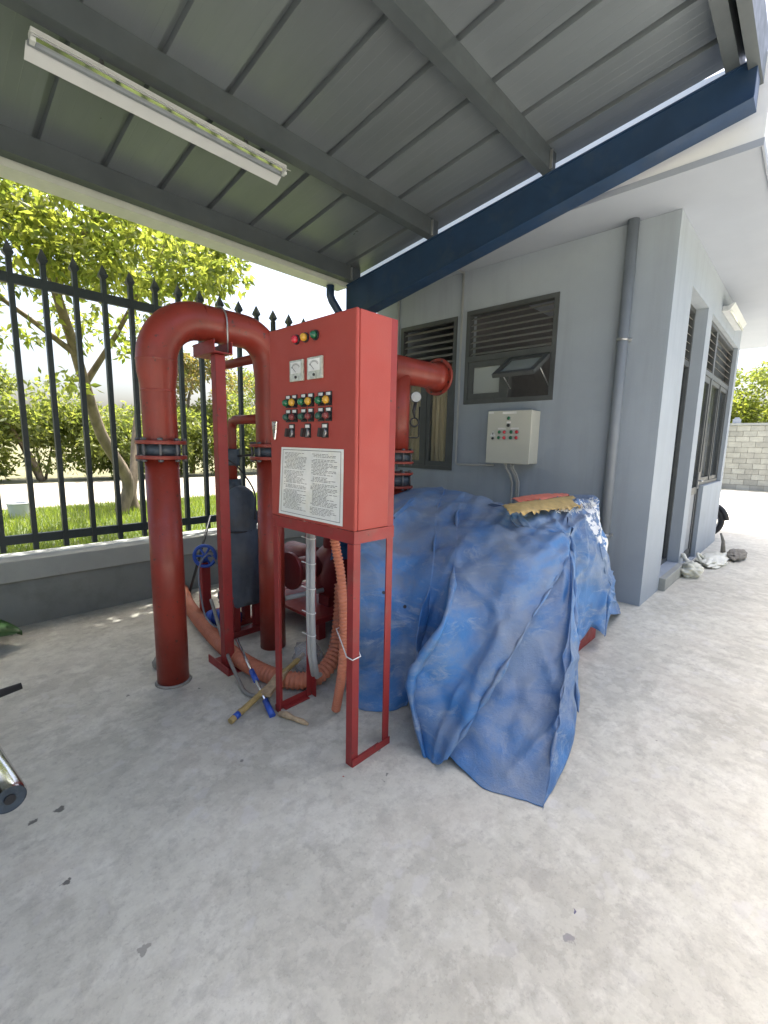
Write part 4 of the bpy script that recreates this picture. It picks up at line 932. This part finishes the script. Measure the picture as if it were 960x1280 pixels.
MB().tube([(-.25, 1.78, .29), (-.25, 2.25, .34), (-.25, 2.55, .40), (-.25, 2.85, .72)], .035, 10).build('frame', 'black', mc)
MB().tube([(-.31, 3.05, .29), (-.31, 2.84, .85)], .02, 8).tube([(-.19, 3.05, .29), (-.19, 2.84, .85)], .02, 8).build('fork', 'steel', mc)
MB().tube([(-.25, 1.55, .74), (-.25, 1.75, .78), (-.25, 2.25, .74), (-.25, 2.4, .72)], [.05, .11, .12, .08], 14).build('seat', 'black', mc)
MB().ell((-.25, 2.45, .56), .12, .28, .15, 16, 10).build('engine_cover', 'darkred', mc)
MB().tube([(-.58, 2.70, .98), (-.40, 2.78, .97), (-.25, 2.82, .92), (-.10, 2.78, .97), (.06, 2.70, .98)], .014, 8).build('handlebar', 'black', mc)

# ------------------------------------------------------------------ odds and ends on the floor
def leafblade(c, L, W, az, up, curl, m, name, label, cat):
    mb = MB(); n = 14; k = 8; vs = []; ca, sa = math.cos(az), math.sin(az)
    for i in range(n+1):
        f = i/n; wd = W*math.sin(math.pi*min(1, f*.94+.05))**.7
        for j in range(k+1):
            g = j/k*2-1; l = L*f; h = up*f-curl*f*f+.10*W*abs(g)+.012*math.sin(9*f+3*g)
            vs.append((c[0]+ca*l-sa*wd*g/2, c[1]+sa*l+ca*wd*g/2, max(.004, c[2]+h)))
    mb.add(vs, [(i*(k+1)+j, i*(k+1)+j+1, (i+1)*(k+1)+j+1, (i+1)*(k+1)+j) for i in range(n) for j in range(k)], True)
    o = mb.build(name, m, origin=c); o.modifiers.new('solid', 'SOLIDIFY').thickness = .0015
    return tag(o, label, cat)
leafblade((-.06, 3.93, .03), .50, .36, R(-22), .30, .26, 'bigleaf', 'broad_leaf', 'large green leaf lying at the foot of the low wall', 'leaf')
tag(crumple((5.95, .86, .075), (.12, .10, .09), 21, .5, 44, 30, 3.4).tube([(5.99, .88, .13), (6.05, .93, .17), (6.11, .975, .20)], [.035, .018, .03], 9).build('white_sack', 'bagwhite', origin=(5.95, .86, 0)), 'knotted white plastic sack on the ground beside the door step', 'sack')
mb = crumple((7.0, .78, .022), (.42, .13, .04), 33, .6, 56, 30, 3.4)
mb.tube(arc((6.75, .86, .04), 0, 300, .10, (1, 0, 0), (0, .6, .8), 14), .016, 8)
tag(mb.build('empty_sack', 'bagwhite', origin=(7.05, .8, 0)), 'flattened pale plastic sack lying before the glazed door', 'sack')
tag(crumple((7.55, .60, .03), (.32, .10, .05), 37, .55, 40, 24, 3.4).tube([(7.45, .74, .06), (7.52, .76, .2), (7.55, .80, .30)], [.03, .02, .012], 8).build('muddy_rag', 'dirtcloth', origin=(7.5, .65, 0)), 'muddy brown rag beside the flattened pale sack', 'rag')
tag(crumple((7.60, .20, .03), (.07, .06, .045), 41, .2, 14, 9).build('stone', 'stone', origin=(7.6, .2, 0)), 'lone stone on the concrete to the right of the muddy rag', 'stone')
tg = thing('plastic_tub', 'white plastic tub standing on the grass beyond the fence', 'tub', (1.24, 10.2, 0))
MB().tube([(1.24, 10.2, -.02), (1.24, 10.2, .24)], [.13, .17], 18, caps=False).cyl((1.24, 10.2, -.02), (1.24, 10.2, 0), .128, 18).build('body', 'white_metal', tg)
MB().tube([(1.24+.172*math.cos(R(a)), 10.2+.172*math.sin(R(a)), .24) for a in range(0, 360, 20)], .01, 6, closed=True).build('rim', 'white_metal', tg)

# ------------------------------------------------------------------ far block wall
bw = thing('block_wall', 'unpainted concrete block wall with a pale coping at the far end of the yard', 'wall', (21.5, 3, 0))
WY0, WY1 = -3.0, 5.8
B(21.35, 21.50, WY0, WY1, 0, 2.38).build('mortar_core', 'mortar', bw)
b0 = None
for r in range(12):
    n = 0; y = WY0+(.0 if r % 2 else -.2)
    while y < WY1-.05:
        ya, yb = max(y, WY0), min(y+.39, WY1)
        if yb-ya > .12:
            if abs(yb-ya-.39) < 1e-6:
                if b0 is None:
                    b0 = B(21.322, 21.349, ya, yb, .006+.198*r, .192+.198*r).build('block', 'block', bw); p0 = (ya, r)
                else: inst(b0, bw, (random.uniform(-.006, .004), ya-p0[0], .198*(r-p0[1])))
            else: B(21.322, 21.349, ya, yb, .006+.198*r, .192+.198*r).build('block', 'block', bw)
        y += .40
B(21.29, 21.55, WY0, WY1, 2.382, 2.47).build('coping', 'cap', bw)
rw = thing('yard_wall', 'long concrete block wall along the other side of the yard, mirrored in the door glass', 'wall', (4, -6.6, 0))
B(-14, 21.3, -6.75, -6.55, 0, 2.4).build('wall', 'block', rw); B(-14, 21.3, -6.80, -6.50, 2.402, 2.49).build('coping', 'cap', rw)
lp = thing('wall_block', 'small pale block standing on the coping of the far block wall', 'block', (21.4, 2.2, 2.47))
MB().box(21.33, 21.5, 2.12, 2.36, 2.472, 2.62).box(21.36, 21.47, 2.17, 2.31, 2.62, 2.68).build('stub', 'white_wall', lp)

# ------------------------------------------------------------------ trees, hedge, grass
def leaves(centers, n, size, seed, squash=.8, shell=.55, shape=4):
    rg = np.random.RandomState(seed); C = np.array([c[:3] for c in centers]); Rr = np.array([c[3] for c in centers])
    wgt = Rr**2; idx = rg.choice(len(C), n, p=wgt/wgt.sum())
    d = rg.normal(size=(n, 3)); d /= np.linalg.norm(d, axis=1, keepdims=True)
    rad = Rr[idx]*(shell+(1-shell)*rg.uniform(0, 1, n))*rg.uniform(.75, 1.08, n)
    P = C[idx]+d*rad[:, None]*np.array([1, 1, squash])
    ax = d*.5+rg.normal(size=(n, 3))*.7+np.array([0, 0, -.35]); ax /= np.linalg.norm(ax, axis=1, keepdims=True)
    sd_ = np.cross(ax, rg.normal(size=(n, 3))); sd_ /= np.linalg.norm(sd_, axis=1, keepdims=True)
    nn = np.cross(ax, sd_)
    L = size*rg.uniform(.6, 1.25, n)[:, None]; W = L*.42
    a = P; b = P+ax*L*.45+sd_*W*.5-nn*L*.08; c = P+ax*L; e = P+ax*L*.45-sd_*W*.5-nn*L*.08; mid = P+ax*L*.5
    V = np.stack([a, b, c, e], 1).reshape(-1, 3)
    I = np.arange(n)*4
    F = np.concatenate([np.stack([I, I+1, I+2], 1), np.stack([I, I+2, I+3], 1)])
    rv = np.repeat(rg.uniform(0, 1, n), 4)
    return V, F, rv
def leafobj(name, data, m, parent=None):
    V, F, rv = data
    me = bpy.data.meshes.new(name); o = bpy.data.objects.new(name, me); col.objects.link(o)
    base = WL.get(parent.name, Vector()) if parent else Vector()
    V = V-np.array(base)
    me.vertices.add(len(V)); me.vertices.foreach_set('co', V.ravel())
    me.loops.add(len(F)*3); me.loops.foreach_set('vertex_index', F.ravel().astype(np.int32))
    me.polygons.add(len(F)); me.polygons.foreach_set('loop_start', np.arange(len(F), dtype=np.int32)*3); me.polygons.foreach_set('loop_total', np.full(len(F), 3, np.int32))
    at = me.attributes.new('rnd', 'FLOAT', 'POINT'); at.data.foreach_set('value', rv.astype(np.float32))
    me.update(); me.validate(); me.materials.append(M[m])
    if parent: o.parent = parent
    return o
def clumps(c, rx, ry, rz, n, r0, r1, seed):
    rg = random.Random(seed); out = []
    for _ in range(n):
        a = rg.uniform(0, 2*math.pi); u = rg.uniform(-1, 1); q = rg.random()**.4
        s = math.sqrt(1-u*u)
        out.append((c[0]+rx*q*s*math.cos(a), c[1]+ry*q*s*math.sin(a), c[2]+rz*q*u, rg.uniform(r0, r1)))
    return out
def tree(name, label, base, trunks, cl, nleaf, size, m, seed, group=None):
    t = thing(name, label, 'tree', base, group)
    for pts, r0, r1 in trunks:
        P = cat_rom(pts, 6); n = len(P)
        MB().tube([tuple(p) for p in P], [r0+(r1-r0)*(i/(n-1))**.8 for i in range(n)], 12).build('trunk' if r0 > .07 else 'branch', 'bark', t)
    leafobj('crown', leaves(cl, nleaf, size, seed), m, t)
    return t
cl = (clumps((.9, 6.7, 4.15), 2.9, 1.3, .75, 70, .26, .5, 1) + clumps((3.0, 7.4, 4.15), 1.0, 1.0, .55, 22, .2, .4, 2) + clumps((.8, 7.2, 3.4), 1.2, .9, .5, 12, .18, .36, 3)
      + clumps((1.8, 4.75, 5.0), 3.0, .2, .4, 60, .22, .38, 5) + clumps((.2, 6.8, 3.7), 1.6, .8, .6, 18, .25, .45, 6) + clumps((2.4, 7.4, 3.7), 1.2, .7, .55, 14, .2, .4, 7)  # first clumps here: unseen foliage added over the fence to shade the floor
      + clumps((1.1, 8.2, 2.7), .55, .3, .2, 5, .14, .26, 11) + clumps((1.75, 8.4, 2.25), .3, .3, .25, 4, .12, .22, 12) + clumps((2.9, 8.3, 2.9), .5, .3, .3, 5, .14, .26, 13) + clumps((2.1, 8.3, 3.1), .9, .4, .4, 9, .16, .3, 14))
tree('broadleaf_tree', 'leaning broadleaf tree with bright yellow-green leaves just beyond the fence', (2.70, 9.6, 0),
     [([(2.69,9.6,-.05), (2.86,9.6,.6), (2.40,9.3,1.46), (2.10,8.9,2.30), (1.84,8.4,2.95), (1.58,7.8,3.4), (1.3,7.2,4.2)], .125, .05),
      ([(2.10,8.9,2.30), (2.5,8.5,3.1), (2.8,7.9,3.9), (3.1,7.5,4.6)], .055, .015), ([(1.95,8.6,2.7), (1.4,8.2,3.0), (.8,7.7,3.3), (.2,7.2,3.9)], .05, .015),
      ([(1.58,7.8,3.4), (1.9,7.0,4.2), (2.5,6.2,5.1)], .045, .012)], cl, 14500, .15, 'leaf_a', 4)
cl = clumps((4.6, 11.0, 5.6), 1.2, 1.0, .9, 20, .28, .5, 8)
tree('forked_tree', 'short pale trunk standing beside the leaning tree on the lawn', (3.05, 9.9, 0),
     [([(3.05,9.9,-.05), (3.0,9.9,.3), (3.08,9.95,.7), (3.25,10.2,1.6), (3.6,10.5,3.0), (4.3,10.9,5.0)], .12, .04)], cl, 2200, .17, 'leaf_a', 9)
# trees and bushes beyond the road
bs = [(0.2, 19.2, 1.5, 2.0), (3.0, 19.6, 1.2, 1.6), (5.4, 19.0, .95, 1.5), (7.6, 19.4, 1.2, 1.5), (10.0, 19.2, 1.2, 1.6), (12.6, 19.4, 1.3, 1.7), (15.3, 19.6, 1.5, 1.8), (18.3, 19.8, 1.4, 1.8), (-3.2, 19.5, 1.6, 2.0), (21.6, 20, 1.5, 2)]
pos_names = ['leftmost in view', 'below the sloping trunk', 'left of the thick red riser', 'right behind the thick red riser', 'behind the pipe support', 'behind the second riser', 'behind the cabinet', 'behind the canopy post', 'past the left edge', 'past the cabinet towards the building']
for k, (x, y, zc_, r) in enumerate(bs):
    t = thing('roadside_bush', 'dense green bush across the road, '+pos_names[k], 'bush', (x, y, 0), 'bushes across the road')
    leafobj('foliage', leaves(clumps((x, y, zc_*1.35), r*1.25, 1.3, zc_*1.25, 44, .45, .8, 50+k), 8000, .21, 70+k), 'leaf_b', t)
    for q in range(3):
        MB().tube([(x+.1*q, y, -.05), (x-.3+.35*q, y, .8), (x-.6+.6*q, y+.1, 1.7)], [.05, .035, .015], 7).build('stem', 'bark', t)
tree('russet_tree', 'tree with russet-tinged leaves across the road, seen through the pipe arch', (8.8, 20.5, 0),
     [([(8.8,20.5,-.05), (8.9,20.5,1.5), (8.7,20.4,3.0), (9.1,20.4,4.4)], .13, .04)], clumps((9.0, 20.4, 4.0), 2.2, 1.4, 1.6, 34, .35, .7, 91), 7000, .17, 'leaf_c', 92)
tree('slender_tree', 'bare-stemmed slim tree across the road at the left edge', (2.6, 18.9, 0),
     [([(3.0,18.9,-.05), (2.7,18.9,.9), (2.2,18.9,1.9), (1.6,18.9,3.0)], .10, .04)], clumps((1.6, 18.9, 3.6), 1.5, 1.0, .8, 16, .3, .6, 95), 3000, .16, 'leaf_b', 96)
tree('tall_tree', 'tall tree behind the russet one across the road', (13.5, 22, 0),
     [([(13.5,22,-.05), (13.6,22,2), (13.4,22,4)], .16, .06)], clumps((13.3, 22, 3.9), 2.2, 1.5, 1.6, 30, .4, .8, 97), 5500, .18, 'leaf_b', 98)
for k, (x, y, r, lab) in enumerate(((25.5, 1.2, 1.7, 'right of the small block on the coping'), (26.0, 4.2, 1.8, 'behind the small block on the coping'), (25.5, 7.5, 2.0, 'hidden mostly by the grey building'), (26.5, -2.0, 1.8, 'past the right edge'))):
    tree('orchard_tree', 'sunlit green tree over the far block wall, '+lab, (x, y, 0),
         [([(x,y,-.05), (x+.1,y,1.2), (x,y+.1,2.6)], .12, .06)], clumps((x, y, 3.6), r*1.2, r, 1.8, 40, .4, .75, 120+k), 9000, .19, 'leaf_a', 130+k, 'trees over the block wall')
for k, (x, lab) in enumerate(((-6, 'far left'), (-1.5, 'left'), (3, 'middle'), (7.5, 'right'), (12, 'far right'))):
    tree('yard_tree', 'green tree over the long yard wall mirrored in the door glass, '+lab, (x, -9, 0), [([(x,-9,-.05), (x+.1,-9,1.5), (x,-9.1,3.2)], .14, .06)],
         clumps((x, -9, 4.0), 2.4, 1.6, 1.9, 34, .5, .9, 150+k), 4500, .28, 'leaf_b', 160+k, 'trees over the yard wall')
# grass
rg = np.random.RandomState(2); n = 42000
gx = rg.uniform(-2.5, 8, n); gy = 4.5+6.6*rg.uniform(0, 1, n)
keep = ~((np.sin(gx*2.1+gy*1.3)+np.sin(gx*.9-gy*2.2) > 1.1) & (gy < 6.4)); gx, gy = gx[keep], gy[keep]; n = len(gx)
a = rg.uniform(0, 6.28, n); h = rg.uniform(.05, .16, n); wd = .008
P = np.stack([gx, gy, np.full(n, -.022)], 1); sdv = np.stack([np.cos(a), np.sin(a), np.zeros(n)], 1)*wd
tip = P+np.stack([rg.normal(size=n)*.035, rg.normal(size=n)*.035, h], 1)
V = np.stack([P-sdv, P+sdv, tip], 1).reshape(-1, 3); F = np.arange(n*3).reshape(-1, 3)
go = leafobj('grass', (V, F, np.repeat(rg.uniform(0, 1, n), 3)), 'grass'); tag(go, 'short bright green grass beyond the fence', 'grass', kind='stuff')
tag(MB().tube(cat_rom([(-2, 23.5, 9.2), (12, 23.5, 7.0), (30, 23.5, 6.6), (60, 23.5, 8.0)], 10), .018, 5).build('overhead_wire', 'black'), 'thin overhead wire crossing the bright sky above the fence tips', 'wire')
